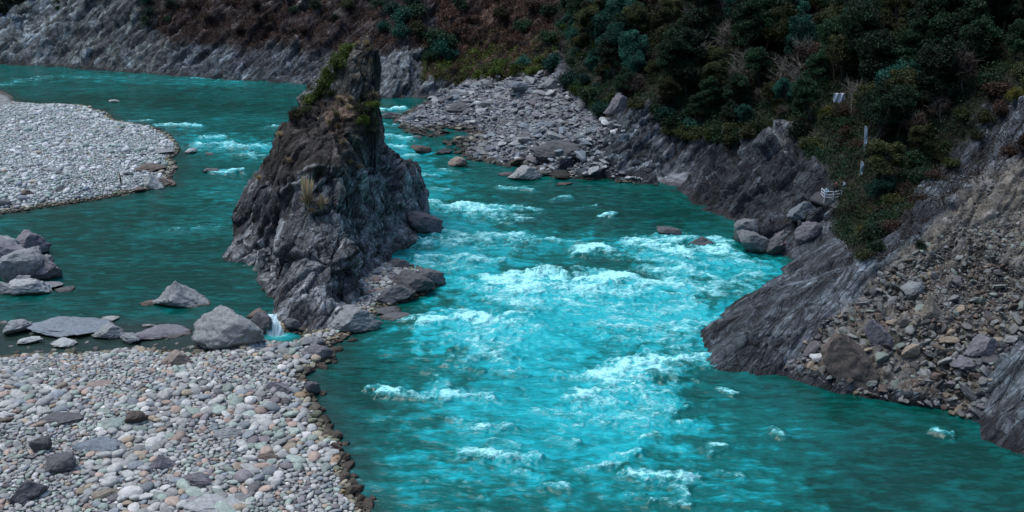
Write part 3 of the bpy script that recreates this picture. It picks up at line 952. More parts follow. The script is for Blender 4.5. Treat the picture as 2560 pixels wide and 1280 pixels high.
AER = [  # paler, aerated reaches
    ([(1000, 440), (1090, 540), (1150, 620)], 8, .50), ([(1150, 560), (1400, 600)], 8, .55), ([(1150, 640), (1250, 720), (1300, 820)], 8, .66), ([(1300, 720), (1600, 730)], 7, .85),
    ([(1400, 790), (1700, 800)], 8, .80), ([(1150, 820), (1350, 860)], 6, .85), ([(1400, 860), (1300, 1000), (1330, 1110)], 9, .64), ([(1600, 940), (1560, 1080)], 7, .76), ([(1200, 960), (1150, 1120)], 8, .52),
    ([(1150, 1150), (1600, 1200)], 8, .44), ([(1700, 1150), (1900, 1250)], 7, .42), ([(1650, 660), (1880, 680)], 6, .68), ([(1000, 640), (1100, 690)], 6, .52), ([(1000, 1200), (1100, 1270)], 5, .38),
    ([(960, 340), (1040, 440)], 6, .52), ([(480, 350), (680, 380)], 7, .50), ([(380, 580), (600, 560)], 6, .42), ([(200, 188), (600, 210)], 7, .34), ([(560, 480), (640, 500)], 5, .36), ([(1900, 1030), (2250, 1130)], 7, .26),
    ([(1850, 1000), (1750, 1080)], 7, .36), ([(2000, 1200), (2300, 1240)], 7, .2), ([(700, 300), (560, 300)], 6, .26), ([(1480, 640), (1560, 680)], 5, .42), ([(1060, 880), (1120, 900)], 5, .5)]
for p_, r_, s_ in AER:
    aer = np.maximum(aer, stroke(p_, r_ * 1.15, .9) * (s_ * 1.12 + .03))
aer = np.maximum(aer, .205 + .10 * fbm(PW * .05, 3, .5, 203))
DARK = [([(1330, 560), (1700, 530)], 5, .75), ([(1290, 685), (1440, 680)], 2.0, .8), ([(1500, 650), (1590, 690)], 3.0, .6), ([(1500, 480), (1650, 520)], 7, .6), ([(0, 260), (420, 250)], 8, .75), ([(500, 700), (200, 640)], 16, .85), ([(300, 540), (0, 600)], 8, .6),
        ([(880, 960), (860, 1060)], 4, .55), ([(2300, 1200), (2560, 1230)], 9, .8), ([(1760, 960), (2100, 1010)], 4, .55), ([(460, 270), (640, 270)], 6, .5)]
for p_, r_, s_ in DARK:
    k = stroke(p_, r_, .9) * s_
    aer *= 1 - k
turb = np.maximum(turb, aer * .55)
dn = sdist(x, y, BAR_NEAR)
shal = np.zeros(len(x), f32)
shal = np.maximum(shal, region(xx, yy, [(-900, 812), (180, 800), (420, 800), (560, 812), (640, 850), (560, 905), (-900, 930)], 22))
shal = np.maximum(shal, sstep(-4.5, -.5, dn) * (xx > 700) * .45)
shal = np.maximum(shal, sstep(-4, 0, sdist(x, y, BAR_MID)) * .6)
foam *= 1 - .9 * (shal > .8)
# standing waves where it is broken, long low ripples elsewhere
rip = fbm(PW * np.array([.30, .75, 1]), 3, .5, 210) * .10 + fbm(PW * np.array([.9, 2.2, 1]), 2, .5, 211) * .035
wav = ridged(PW * np.array([.17, .30, 1]) + np.stack([WPX, WPY, WPX * 0], 1) * .4, 3, .55, 212)
chop = ridged(PW * np.array([.6, .85, 1]), 3, .6, 213)
hz = rip * (1 - .7 * shal) * (.5 + .5 * sstep(.2, .5, aer)) + turb ** 1.3 * (.50 * (wav - .6) + .13 * (chop - .6)) + .22 * np.clip(foam, 0, 1)
hole = stroke([(1370, 690), (1440, 686)], 2.2, .9)
hz += .8 * hole * (foam < .7)
foam += turb * (.26 * sstep(.95, 1.5, wav) + .15 * sstep(.9, 1.5, chop))
streak = fbm(PW * np.array([.30, 1.0, 1]), 4, .6, 220)
aer += .20 * sstep(.05, .55, streak) * (1 - shal)
aer -= .16 * sstep(.05, .55, fbm(PW * np.array([.20, .7, 1]), 4, .6, 221)) * (1 - turb)
foam += .30 * sstep(.35, .8, fbm(PW * np.array([.35, .8, 1]), 4, .6, 222)) * sstep(.25, .6, turb)
foam *= 1 - .45 * sstep(-.1, .5, fbm(PW * np.array([.3, .7, 1]), 3, .6, 223)) * (foam < 1.0)
V = np.stack([x, y, hz], 1)
mz = macro_grid(WX, WY, 4)[0]
wet = (mz < .9).reshape(WR, WC)
F = grid_faces(WR, WC, wet[:-1, :-1])
v, F, a_, b_, c_ = compact(V, F, aer, foam, shal)
o = link("river", make_mesh("river", v, F, True, None, {"aeration": a_, "foam": b_, "shallow": c_}), mat_water())
tag(o, kind="structure")


# ------------------------------------------------------------------ stones
import bmesh


def ico(sub):
    bm = bmesh.new()
    bmesh.ops.create_icosphere(bm, subdivisions=sub, radius=1)
    v = np.array([q.co for q in bm.verts], f32)
    f = np.array([[q.index for q in p.verts] for p in bm.faces], np.int32)
    bm.free()
    return v, f


ICO = {k: ico(k) for k in (1, 2, 3, 4, 5)}


def stone_shape(seed, sub, angular):
    r = np.random.default_rng(seed)
    v, f = ICO[sub]
    v = v.copy()
    if angular > 0:
        n = int(7 + 7 * angular)
        for _ in range(n):
            d = r.normal(size=3)
            d /= np.linalg.norm(d)
            k = r.uniform(.36, .80)
            e = v @ d - k
            v -= np.where(e > 0, e, 0)[:, None] * d * (.55 + .45 * angular)
        v *= 1.3
    v += v * ((.16 - .09 * angular) * fbm(v * .9 + seed * 7.3, 3, .5, seed))[:, None]
    if sub > 2 and angular > 0:
        p_, e_, o_ = facets(v * 1.7 + seed, seed)
        v += v * (.075 * p_ - .03 * (1 - sstep(0, .1, e_)))[:, None]
        if sub > 4:
            p_, e_, o_ = facets(v * np.array([2.2, 3.4, 4.2], f32) + seed, seed + 5)
            v += v * (.055 * p_ - .03 * (1 - sstep(0, .1, e_)))[:, None]
            v += v * (.030 * ridged(v * np.array([2, 5, 7], f32) + seed, 4, .6, seed + 8))[:, None]
    if sub > 2:
        v += v * (.035 * ridged(v * 2.6 + seed, 3, .55, seed + 3))[:, None]
    return v, f


ROUND = {k: [stone_shape(100 + q, k, 0) for q in range(14)] for k in (1, 2, 3)}
ANGLE = {k: [stone_shape(200 + q, k, .5 + .5 * (q % 3) / 2) for q in range(16)] for k in (1, 2, 3, 4, 5)}
_v, _f = stone_shape(206, 5, .8)
_k = np.clip((_v[:, 2] + .6) / 1.7, 0, 1)
_v[:, :2] *= (1.15 - .85 * _k ** .9)[:, None]
_v[:, 2] = np.where(_v[:, 2] > 0, _v[:, 2] * 1.25, _v[:, 2])
ANGLE[5][6] = (_v, _f)
ROUND_ME = [make_mesh("cobble", *q) for q in ROUND[3]]
ANGLE_ME = [make_mesh("boulder", *q) for q in ANGLE[4]]
BIG_ME = [make_mesh("boulder", *q) for q in ANGLE[5]]
for me in ROUND_ME + ANGLE_ME + BIG_ME:
    me.materials.append(M_stone)

TONE = {
    "pale grey": (.36, .385, .385), "grey": (.25, .27, .275), "blue-grey": (.20, .235, .265), "greenish grey": (.26, .325, .30), "pinkish": (.32, .265, .235),
    "tan": (.31, .275, .22), "dark grey": (.125, .130, .138), "mauve-grey": (.20, .195, .215), "whitish": (.48, .50, .50), "brown": (.145, .120, .105)}
MIXES = {"near": (["pale grey", "grey", "blue-grey", "greenish grey", "pinkish", "tan", "dark grey", "mauve-grey", "whitish", "brown"], [.33, .21, .08, .17, .07, .05, .012, .045, .03, .003]),
         "mid": (["pale grey", "grey", "blue-grey", "greenish grey", "whitish", "tan", "dark grey"], [.30, .10, .06, .28, .21, .03, .02]),
         "beach": (["grey", "blue-grey", "mauve-grey", "pale grey", "dark grey", "whitish"], [.36, .24, .14, .12, .12, .02]),
         "scree": (["grey", "brown", "tan", "dark grey", "greenish grey", "pale grey", "mauve-grey"], [.46, .15, .11, .14, .08, .02, .04])}


def rot3(ax, ay, az):
    return np.array(Euler((ax, ay, az)).to_matrix(), f32)


def scatter(polys, n, med, sig, amax, seed, gap=.80, amin=.1, sort=0.0):
    """non-overlapping stones over outlines on the ground, big ones first"""
    r = np.random.default_rng(seed)
    a = np.sort(np.clip(med * np.exp(r.normal(size=n) * sig), amin, amax))[::-1]
    out, cell = [], {}
    C = 2 * amax * gap
    al = np.concatenate([np.asarray(p) for p in polys])
    lo, hi = al.min(0), al.max(0)
    lo = np.maximum(lo, [-110, 62]); hi = np.minimum(hi, [110, 300])
    m = n * 45
    cx = r.uniform(lo[0], hi[0], m); cy = r.uniform(lo[1], hi[1], m)
    ok = np.zeros(m, bool)
    for p in polys:
        ok |= inside(cx, cy, p)
    X_, Y_ = PR(cx, cy, cx * 0)
    ok &= (X_ > -140) & (X_ < 2700) & (Y_ < 1420)
    cand = np.stack([cx, cy], 1)[ok]
    lim = med * (2.1 + 4.0 * sort * sstep(-.25, .45, fbm(np.stack([cand[:, 0] * .11, cand[:, 1] * .11, cand[:, 0] * 0], 1), 3, .55, seed))) if sort else np.full(len(cand), 9.0)
    k = 0
    for rad in a:
        for _ in range(9):
            if k >= len(cand):
                return out
            px_, py_ = cand[k]; k += 1
            if rad > lim[k - 1]: continue
            i, j = int(px_ / C), int(py_ / C)
            good = True
            for ii in (i - 1, i, i + 1):
                for jj in (j - 1, j, j + 1):
                    for (bx, by, br) in cell.get((ii, jj), ()):
                        if (px_ - bx) ** 2 + (py_ - by) ** 2 < ((rad + br) * gap) ** 2:
                            good = False; break
                    if not good: break
                if not good: break
            if good:
                cell.setdefault((i, j), []).append((px_, py_, rad))
                out.append((px_, py_, rad))
                break
    return out


def zone_of(X, Y):
    if X > 640 and Y < 900: return "at the foot of the pinnacle"
    if Y < 925: return "beside the dark shallow pool"
    e = np.interp(Y, [900, 985, 1110, 1280], [770, 785, 848, 925])
    if X > e - 75: return "along the wet edge of the turquoise river"
    if X > e - 330: return "a few steps from the wet river edge"
    return "far from the river on the near stony bar"


def lay(stones, mix, seed, angular, flat, sink, n_single, single_name, mass_name, label, cat, group, sub_hi=2, sub_lo=1, hi_r=.3, tilt=.35, wetz=.35, zonefn=None, dim=1.0):
    r = np.random.default_rng(seed)
    names, pr = MIXES[mix]
    info = []
    for (sx, sy, a) in stones:
        z, *_ , idx = ground_z(sx, sy)
        if z < -.15 or ((sx - POOL[0]) / 2.2) ** 2 + ((sy - POOL[1]) / 1.3) ** 2 < 1: continue
        X, Y = PR(sx, sy, z)
        size = a * PXM(sy, z) if (-20 < X < 2580 and -10 < Y < 1300) else 0
        info.append((size, sx, sy, z, a, X, Y, idx))
    info.sort(key=lambda q: -q[0])
    VV, FF, CC, nv = [], [], [], 0
    pool = ANGLE if angular else ROUND
    pme = ANGLE_ME if angular else ROUND_ME
    for q, (size, sx, sy, z, a, X, Y, idx) in enumerate(info):
        tn = names[r.choice(len(names), p=pr)]
        c = np.array(TONE[tn]) * r.uniform(.72, 1.28) * dim * (np.array([1.05, 1.0, .95]) if mix in ('near', 'scree') else 1)
        if wetz and z < wetz:
            k = .22 + .6 * max(z, 0) / wetz
            c = c * k * np.array([1.05, .95, .75]); wetword = True
        else:
            wetword = False
        sh = np.array([r.uniform(.85, 1.4), r.uniform(.7, 1.0), flat * r.uniform(.75, 1.25)]) * a
        e = (r.uniform(-tilt, tilt), r.uniform(-tilt, tilt), r.uniform(0, 6.3))
        k = r.integers(len(pool[1]))
        zz = z + sh[2] * (1 - sink)
        if q < n_single and size > 0:
            o = bpy.data.objects.new(single_name, pme[k])
            COL.objects.link(o)
            o.location = (sx, sy, zz); o.scale = sh; o.rotation_euler = e
            o.color = (*c, 1)
            nm = ("wet brown" if wetword else tn)
            big = "large" if a > .75 else ("mid-sized" if a > .5 else "small")
            tag(o, label % (big, nm) + " " + (zonefn or zone_of)(X, Y), cat, group, "thing")
        else:
            v, f = pool[sub_hi if a > hi_r else sub_lo][k]
            v = (v * sh.astype(f32)) @ rot3(*e).T + np.array([sx, sy, zz], f32)
            VV.append(v); FF.append(f + nv); nv += len(v)
            CC.append(np.tile(c.astype(f32), (len(v), 1)))
    if VV:
        o = link(mass_name, make_mesh(mass_name, np.concatenate(VV), np.concatenate(FF), not angular, np.concatenate(CC)), M_stones)
        tag(o, kind="stuff")


lay(scatter([BAR_NEAR, BAR_SPIT], 30000, .165, .52, .85, 31, .70, amin=.07, sort=.7), "near", 41, False, .46, .28, 266, "cobble", "cobbles", "%s %s rounded cobble", "stone", "cobbles of the near stony bar", wetz=.32, dim=1.12)
lay(scatter([BAR_MID], 28000, .165, .45, .75, 32, .72, amin=.07, sort=1.0), "mid", 42, False, .6, .35, 0, "cobble", "gravel", "%s %s stone", "stone", "", sub_hi=2, hi_r=.4, wetz=.25, dim=1.22)
beach_px = [(985, 296), (1060, 255), (1170, 207), (1250, 196), (1390, 190), (1450, 268), (1500, 300), (1560, 330), (1500, 380), (1560, 440), (1640, 460), (1640, 475), (1480, 455), (1350, 447), (1280, 428), (1170, 407), (1100, 368), (1000, 330)]


def wz(l):
    return [hit(*q)[:2] for q in l]


def zone_beach(X, Y):
    if Y < 235: return "at the top of the boulder beach under the trees"
    if Y > 395 or X < 1080: return "by the water on the boulder beach"
    return "in the middle of the boulder beach across the river"


lay(scatter([wz(beach_px)], 15000, .17, .66, 1.5, 33, .64, amin=.08), "beach", 43, True, .46, .36, 120, "rock", "beach_rocks", "%s %s angular rock", "rock", "rocks of the boulder beach", hi_r=.4, wetz=.35, zonefn=zone_beach, dim=.85)
scree_px = [(2080, 800), (2200, 690), (2330, 590), (2440, 480), (2560, 400), (2700, 360), (2700, 800), (2560, 850), (2490, 900), (2450, 1050), (2250, 1005), (2090, 970), (1960, 925), (2000, 880)]


def zone_scree(X, Y):
    if Y > 850: return "low on the scree slope just above the river"
    if Y > 620: return "halfway up the scree slope"
    return "high on the scree slope under the bushes"


SCR = []  # only small debris high on the slope
for (sx, sy, a) in scatter([wz(scree_px)], 15000, .125, .66, 1.0, 34, .62, amin=.06):
    Y_ = PR(sx, sy, ground_z(sx, sy)[0])[1]
    if a < .22 + max(0, Y_ - 480) / 480: SCR.append((sx, sy, a * .88))
for (sx, sy, a) in scatter([wz([(2200, 690), (2330, 590), (2440, 480), (2560, 400), (2700, 360), (2700, 700), (2500, 760), (2300, 800)])], 7000, .085, .5, .3, 36, .60, amin=.05):
    SCR.append((sx, sy, a))
lay(SCR, "scree", 44, True, .5, .42, 160, "slab", "scree_stones", "%s %s broken slab", "rock", "broken slabs on the scree slope", hi_r=.5, wetz=0, tilt=.9, zonefn=zone_scree, dim=.64)

# dark wet stones along the ragged edge of the near bar
EDGE = [(835, 880), (826, 905), (800, 918), (770, 930), (765, 955), (778, 968), (790, 1012), (800, 1030), (806, 1052), (820, 1070), (838, 1085), (846, 1100), (852, 1125), (858, 1148), (866, 1165),
        (880, 1190), (884, 1212), (896, 1225), (905, 1248), (918, 1262), (840, 1160), (862, 1200), (815, 1095), (880, 1240), (890, 1275), (795, 985), (850, 848), (880, 850), (930, 1250), (870, 1112)]
rp = np.random.default_rng(57)
for (X, Y) in EDGE:
    x_, y_, z_ = W(X + rp.uniform(-8, 8), Y, 0)
    z_ = max(ground_z(x_, y_)[0], -.1)
    o = bpy.data.objects.new("boulder", ANGLE_ME[rp.integers(16)])
    COL.objects.link(o)
    w = rp.uniform(.38, .85)
    o.location = (x_, y_, z_ + .10); o.scale = (w, w * .8, w * .55); o.rotation_euler = (rp.uniform(-.3, .3), rp.uniform(-.3, .3), rp.uniform(0, 6))
    o.color = (*(np.array([.085, .070, .055]) * rp.uniform(.5, 1.2)), 1)
    at_ = "at the river below the pinnacle" if Y < 960 else ("at the river beside the middle of the near bar" if Y < 1110 else "at the river at the bottom of the near bar")
    tag(o, "dark brown wet boulder " + at_, "boulder", "wet boulders along the near bar", "thing")

# small stones that break the surface of the shallow pool
rp = np.random.default_rng(58)
for q in range(34):
    X, Y = rp.uniform(-10, 520), rp.uniform(798, 882)
    if rp.uniform() < .35: Y = rp.uniform(860, 884)
    x_, y_, _z = W(X, Y, 0)
    tn = rp.choice(["pale grey", "grey", "mauve-grey", "brown"], p=[.45, .3, .15, .1])
    o = bpy.data.objects.new("cobble", ROUND_ME[rp.integers(14)])
    COL.objects.link(o)
    w = rp.uniform(.22, .55)
    o.location = (x_, y_, .02); o.scale = (w, w * .7, w * .38); o.rotation_euler = (0, 0, rp.uniform(0, 6))
    o.color = (*(np.array(TONE[tn]) * rp.uniform(.7, 1)), 1)
    tag(o, f"small {tn} stone breaking the surface of the shallow pool", "stone", "stones in the shallow pool", "thing")

# boulders one by one: (x, foot y, width, height on the photograph, shape, flat, tone, label)
BOULD = [
    (38, 712, 120, 95, 1, "grey", "big angular grey block forming the crest of the rock cluster in the pool"),
    (5, 690, 110, 90, 4, "mauve-grey", "mauve-grey boulder cut by the edge of the picture in the rock cluster"),
    (95, 702, 85, 62, 2, "mauve-grey", "rounded mauve boulder on the river side of the rock cluster"),
    (18, 738, 60, 32, 5, "grey", "low grey boulder at the foot of the rock cluster in the pool"),
    (75, 740, 78, 44, 7, "pale grey", "pale boulder with a flat top at the waterline of the rock cluster"),
    (60, 640, 80, 50, 9, "mauve-grey", "jagged mauve block at the top of the rock cluster in the pool"),
    (5, 650, 60, 50, 13, "grey", "grey block at the picture edge on top of the rock cluster"),
    (112, 672, 40, 36, 0, "mauve-grey", "upright mauve block at the river end of the rock cluster"),
    (50, 722, 60, 30, 11, "grey", "grey tilted block in the lower middle of the rock cluster"),
    (110, 728, 60, 20, 8, "mauve-grey", "thin mauve ledge at the waterline of the rock cluster"),
    (155, 730, 40, 9, 3, "dark grey", "small flat dark stone awash beside the rock cluster"),
    (437, 774, 104, 60, 6, "grey", "lone grey pyramid shaped boulder standing in the dark pool"),
    (365, 764, 34, 10, 3, "brown", "small brown stone awash next to the pyramid shaped boulder"),
    (157, 848, 165, 36, 8, "blue-grey", "long flat blue-grey slab lying in the shallow pool"),
    (265, 850, 64, 32, 9, "grey", "blocky grey boulder touching the long flat slab"),
    (26, 838, 66, 30, 10, "grey", "grey boulder with a dark side in the shallow pool near the frame edge"),
    (60, 866, 66, 18, 11, "pale grey", "pale low stone in the shallows in front of the long flat slab"),
    (152, 867, 50, 17, 12, "pale grey", "pale domed stone in the shallows below the long flat slab"),
    (398, 850, 98, 24, 13, "mauve-grey", "flat mauve-grey rock in the shallows beyond the cobbles"),
    (330, 858, 46, 24, 14, "grey", "grey rock leaning on the flat mauve rock in the shallows"),
    (268, 803, 40, 10, 3, "pale grey", "small pale stone just above the surface of the dark pool"),
    (240, 812, 32, 9, 5, "pale grey", "thin pale stone awash beside another in the dark pool"),
    (372, 818, 26, 8, 7, "pale grey", "tiny pale stone alone in the pool behind the flat mauve rock"),
    (580, 884, 172, 94, 15, "grey", "massive grey green block beside the little waterfall"),
    (545, 832, 70, 30, 2, "dark grey", "dark rock behind the massive block at the pool edge"),
    (640, 800, 50, 22, 9, "brown", "brown rock at the lip of the little waterfall"),
    (650, 832, 44, 42, 13, "dark grey", "dark wet rock splitting the little waterfall"),
    (735, 832, 52, 36, 4, "dark grey", "dark rock between the little waterfall and the pinnacle"),
    (433, 916, 62, 32, 9, "pinkish", "pinkish block among the cobbles near the massive block"),
    (240, 976, 56, 20, 8, "pinkish", "brick shaped pinkish stone on the near stony bar"),
    (140, 1070, 86, 30, 8, "dark grey", "long dark slab with a pale top on the near stony bar"),
    (330, 1066, 52, 30, 10, "brown", "cracked brown block on the near stony bar"),
    (100, 1135, 54, 46, 1, "dark grey", "dark upright split block on the near stony bar"),
    (235, 1138, 92, 32, 13, "blue-grey", "wide blue-grey slab on the near stony bar"),
    (150, 1186, 72, 50, 0, "dark grey", "dark cube shaped block with scratched face on the near bar"),
    (62, 1256, 74, 50, 2, "dark grey", "very dark rounded boulder at the bottom of the near bar"),
    (500, 1216, 66, 30, 14, "mauve-grey", "mauve angular rock low on the near stony bar"),
    (268, 1252, 58, 28, 7, "tan", "tan angular rock low on the near stony bar"),
    (540, 1292, 140, 34, 8, "whitish", "big whitish slab cut by the bottom of the picture"),
    (270, 1072, 60, 20, 12, "greenish grey", "pale green domed stone on the near stony bar"),
    (660, 1162, 66, 22, 11, "brown", "brownish wedge shaped rock on the near stony bar"),
    (560, 1100, 60, 24, 3, "grey", "grey flat topped rock in the middle of the near bar"),
    (400, 1180, 50, 36, 6, "mauve-grey", "pointed mauve rock in the middle of the near bar"),
    (800, 905, 66, 38, 15, "mauve-grey", "mauve boulder with a wet foot at the river edge"),
    (770, 870, 62, 24, 10, "grey", "grey boulder on the cobbles below the pinnacle"),
    (700, 985, 50, 30, 5, "mauve-grey", "mauve slanting boulder near the wet river edge"),
    (780, 990, 36, 36, 4, "dark grey", "dark wet boulder standing at the river edge"),
    (1040, 742, 110, 56, 15, "dark grey", "large dark boulder at the end of the cobble spit by the rapids"),
    (1078, 720, 60, 46, 4, "dark grey", "rounded dark boulder at the outer tip of the cobble spit"),
    (985, 758, 84, 44, 2, "dark grey", "dark boulder between the cobble spit and the pinnacle foot"),
    (868, 836, 110, 56, 9, "grey", "wide grey boulder with a wet black foot below the cobble spit"),
    (984, 803, 62, 15, 8, "dark grey", "low black rock washed by the rapids below the spit"),
    (965, 786, 60, 14, 3, "dark grey", "flat black rock at the waterline below the spit"),
    (1062, 592, 84, 60, 4, "mauve-grey", "rounded outcrop boulder at the river side of the pinnacle"),
    (1040, 540, 50, 38, 2, "mauve-grey", "brownish boulder above the outcrop at the river side of the pinnacle"),
    (990, 672, 50, 22, 9, "dark grey", "black wet rock under the river side of the pinnacle"),
    (395, 388, 52, 17, 8, "grey", "flat grey rock near the point of the far gravel bar"),
    (288, 382, 36, 11, 3, "blue-grey", "small blue-grey slab in the middle of the far gravel bar"),
    (372, 432, 60, 24, 8, "brown", "long slab with a dark overhang on the far gravel bar"),
    (375, 475, 42, 36, 6, "pale grey", "pale pointed boulder at the water by the standing person"),
    (418, 466, 40, 20, 5, "brown", "brownish boulder at the water beside the pale pointed one"),
    (342, 482, 28, 12, 10, "brown", "small brown boulder at the waterline below the standing person"),
    (318, 440, 24, 12, 1, "dark grey", "dark grey block just behind the standing person"),
    (474, 384, 24, 13, 12, "pale grey", "pale stone in the water off the far gravel bar"),
    (522, 388, 20, 7, 3, "dark grey", "thin black stone in the water off the far gravel bar"),
    (521, 434, 44, 14, 11, "dark grey", "dark low rock in the water between far bar and pinnacle"),
    (132, 432, 36, 14, 14, "grey", "grey slab lying on the far gravel bar near the frame edge"),
    (152, 480, 28, 15, 2, "dark grey", "dark stone on the lower part of the far gravel bar"),
    (60, 490, 28, 14, 9, "brown", "rusty brown stone on the lower part of the far gravel bar"),
    (5, 520, 36, 20, 4, "dark grey", "dark boulder at the near corner of the far gravel bar"),
    (285, 256, 20, 8, 7, "pale grey", "pale stone standing off the upper edge of the far gravel bar"),
    (50, 330, 22, 12, 1, "grey", "grey block on the upper part of the far gravel bar"),
    (1053, 386, 50, 24, 4, "brown", "round brown boulder in the river off the boulder beach"),
    (1149, 419, 48, 25, 15, "pinkish", "pinkish boulder with a flat top in the river off the beach"),
    (1310, 452, 60, 32, 9, "pale grey", "large pale boulder standing in the river off the beach"),
    (1110, 386, 34, 16, 2, "dark grey", "dark boulder between the brown one and the beach"),
    (1040, 348, 24, 9, 3, "dark grey", "small black stone in the river behind the pinnacle"),
    (985, 296, 46, 18, 5, "dark grey", "dark stone at the beach point just behind the pinnacle"),
    (1410, 464, 34, 7, 8, "brown", "flat brown stone barely above the river"),
    (1262, 440, 36, 9, 3, "dark grey", "flat dark stone awash next to the large pale boulder"),
    (1675, 592, 54, 25, 4, "dark grey", "black wet boulder at the head of the foaming rapid"),
    (1754, 620, 52, 28, 2, "dark grey", "black boulder with water pouring round it in the rapid"),
    (1862, 610, 66, 70, 1, "grey", "tall pale angular block standing at the river bank"),
    (1888, 636, 78, 56, 4, "grey", "large rounded grey boulder beside the tall angular block"),
    (2008, 550, 66, 44, 2, "blue-grey", "rounded blue-grey boulder below the white railing"),
    (1960, 585, 60, 40, 9, "mauve-grey", "mauve block in the rock pile below the railing"),
    (1935, 640, 50, 34, 10, "dark grey", "dark block at the water under the rock pile"),
    (2030, 606, 56, 44, 15, "mauve-grey", "mauve boulder between the rock pile and the smooth slab"),
    (2136, 966, 108, 118, 5, "brown", "huge purplish brown boulder leaning at the foot of the scree"),
    (2060, 905, 48, 22, 7, "whitish", "whitish block on the rubble beside the huge brown boulder"),
    (2290, 745, 48, 40, 0, "grey", "squarish brown boulder in the middle of the scree"),
    (2200, 866, 50, 60, 5, "mauve-grey", "tall mauve slab leaning on the scree above the huge boulder"),
    (2460, 900, 66, 46, 9, "mauve-grey", "grey boulder beside the streaked slab at the foot of the scree"),
    (2410, 925, 62, 30, 12, "mauve-grey", "smooth mauve slab near the foot of the scree"),
    (2330, 800, 50, 60, 6, "tan", "upright tan splinter of rock in the scree"),
    (1152, 284, 66, 28, 8, "dark grey", "dark tilted slab near the top of the boulder beach"),
    (1545, 284, 52, 46, 9, "mauve-grey", "weathered boulder perched on the bank under the trees"),
    (1300, 232, 60, 30, 4, "blue-grey", "big rounded boulder at the back of the boulder beach"),
    (1375, 226, 46, 26, 9, "grey", "grey block at the back of the beach beside the bushes"),
    (1390, 400, 90, 44, 13, "dark grey", "long dark boulder by the water of the boulder beach"),
]
for (bx, by, bw, bh, k, tn, lab) in BOULD:
    wx, wy, wz_ = hit(bx, by)
    m = PXM(wy, wz_)
    w = bw / m
    dep = w * .72
    hh = max(.6 * bh / m, (bh / m - .20 * dep) * 1.12)
    o = bpy.data.objects.new("boulder", BIG_ME[k])
    COL.objects.link(o)
    zc = min(wz_, ground_z(wx, wy + dep * .4)[0] if wz_ > .3 else wz_)
    o.scale = (w * .52, dep * .5, hh * .66)
    o.location = (wx, wy + dep * .42, zc + hh * .40)
    o.rotation_euler = (random.uniform(-.1, .1), random.uniform(-.12, .12), random.uniform(-.35, .35))
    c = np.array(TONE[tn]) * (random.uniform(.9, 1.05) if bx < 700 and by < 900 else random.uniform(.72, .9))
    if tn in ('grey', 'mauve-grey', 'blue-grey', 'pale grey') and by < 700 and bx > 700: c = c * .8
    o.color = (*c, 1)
    tag(o, lab, "boulder", kind="thing")


# ------------------------------------------------------------------ plants
def tube(pts, rad, n=6):
    P_ = [Vector(p) for p in pts]
    V, F = [], []
    for i, p in enumerate(P_):
        d = (P_[min(i + 1, len(P_) - 1)] - P_[max(i - 1, 0)]).normalized()
        a = d.orthogonal().normalized()
        b = d.cross(a)
        for k in range(n):
            t = 2 * math.pi * k / n
            V.append(p + (a * math.cos(t) + b * math.sin(t)) * rad[i])
    for i in range(len(P_) - 1):
        for k in range(n):
            F.append((i * n + k, i * n + (k + 1) % n, (i + 1) * n + (k + 1) % n, (i + 1) * n + k))
    return np.array([tuple(v) for v in V], f32), np.array(F, np.int32)


def joinm(parts):
    V, F, n = [], [], 0
    for v, f in parts:
        V.append(v); F.append(f + n); n += len(v)
    return np.concatenate(V), np.concatenate(F)


def leaves(cent, size, r, droop=.25, aspect=.5):
    """one folded-looking leaf quad at every centre"""
    n = len(cent)
    a = r.normal(size=(n, 3)); a[:, 2] = a[:, 2] * .6 - droop
    a /= np.linalg.norm(a, axis=1, keepdims=True)
    b = np.cross(a, r.normal(size=(n, 3)) + np.array([0, 0, 1.2]))
    b /= np.linalg.norm(b, axis=1, keepdims=True) + 1e-6
    s_ = (size * r.uniform(.6, 1.4, n))[:, None]
    nrm = np.cross(a, b)
    V = np.stack([cent - a * s_ * .5, cent + b * s_ * aspect * .5 + nrm * s_ * .12, cent + a * s_ * .5, cent - b * s_ * aspect * .5 + nrm * s_ * .12], 1)
    return V.reshape(-1, 3).astype(f32), np.arange(4 * n, dtype=np.int32).reshape(-1, 4)


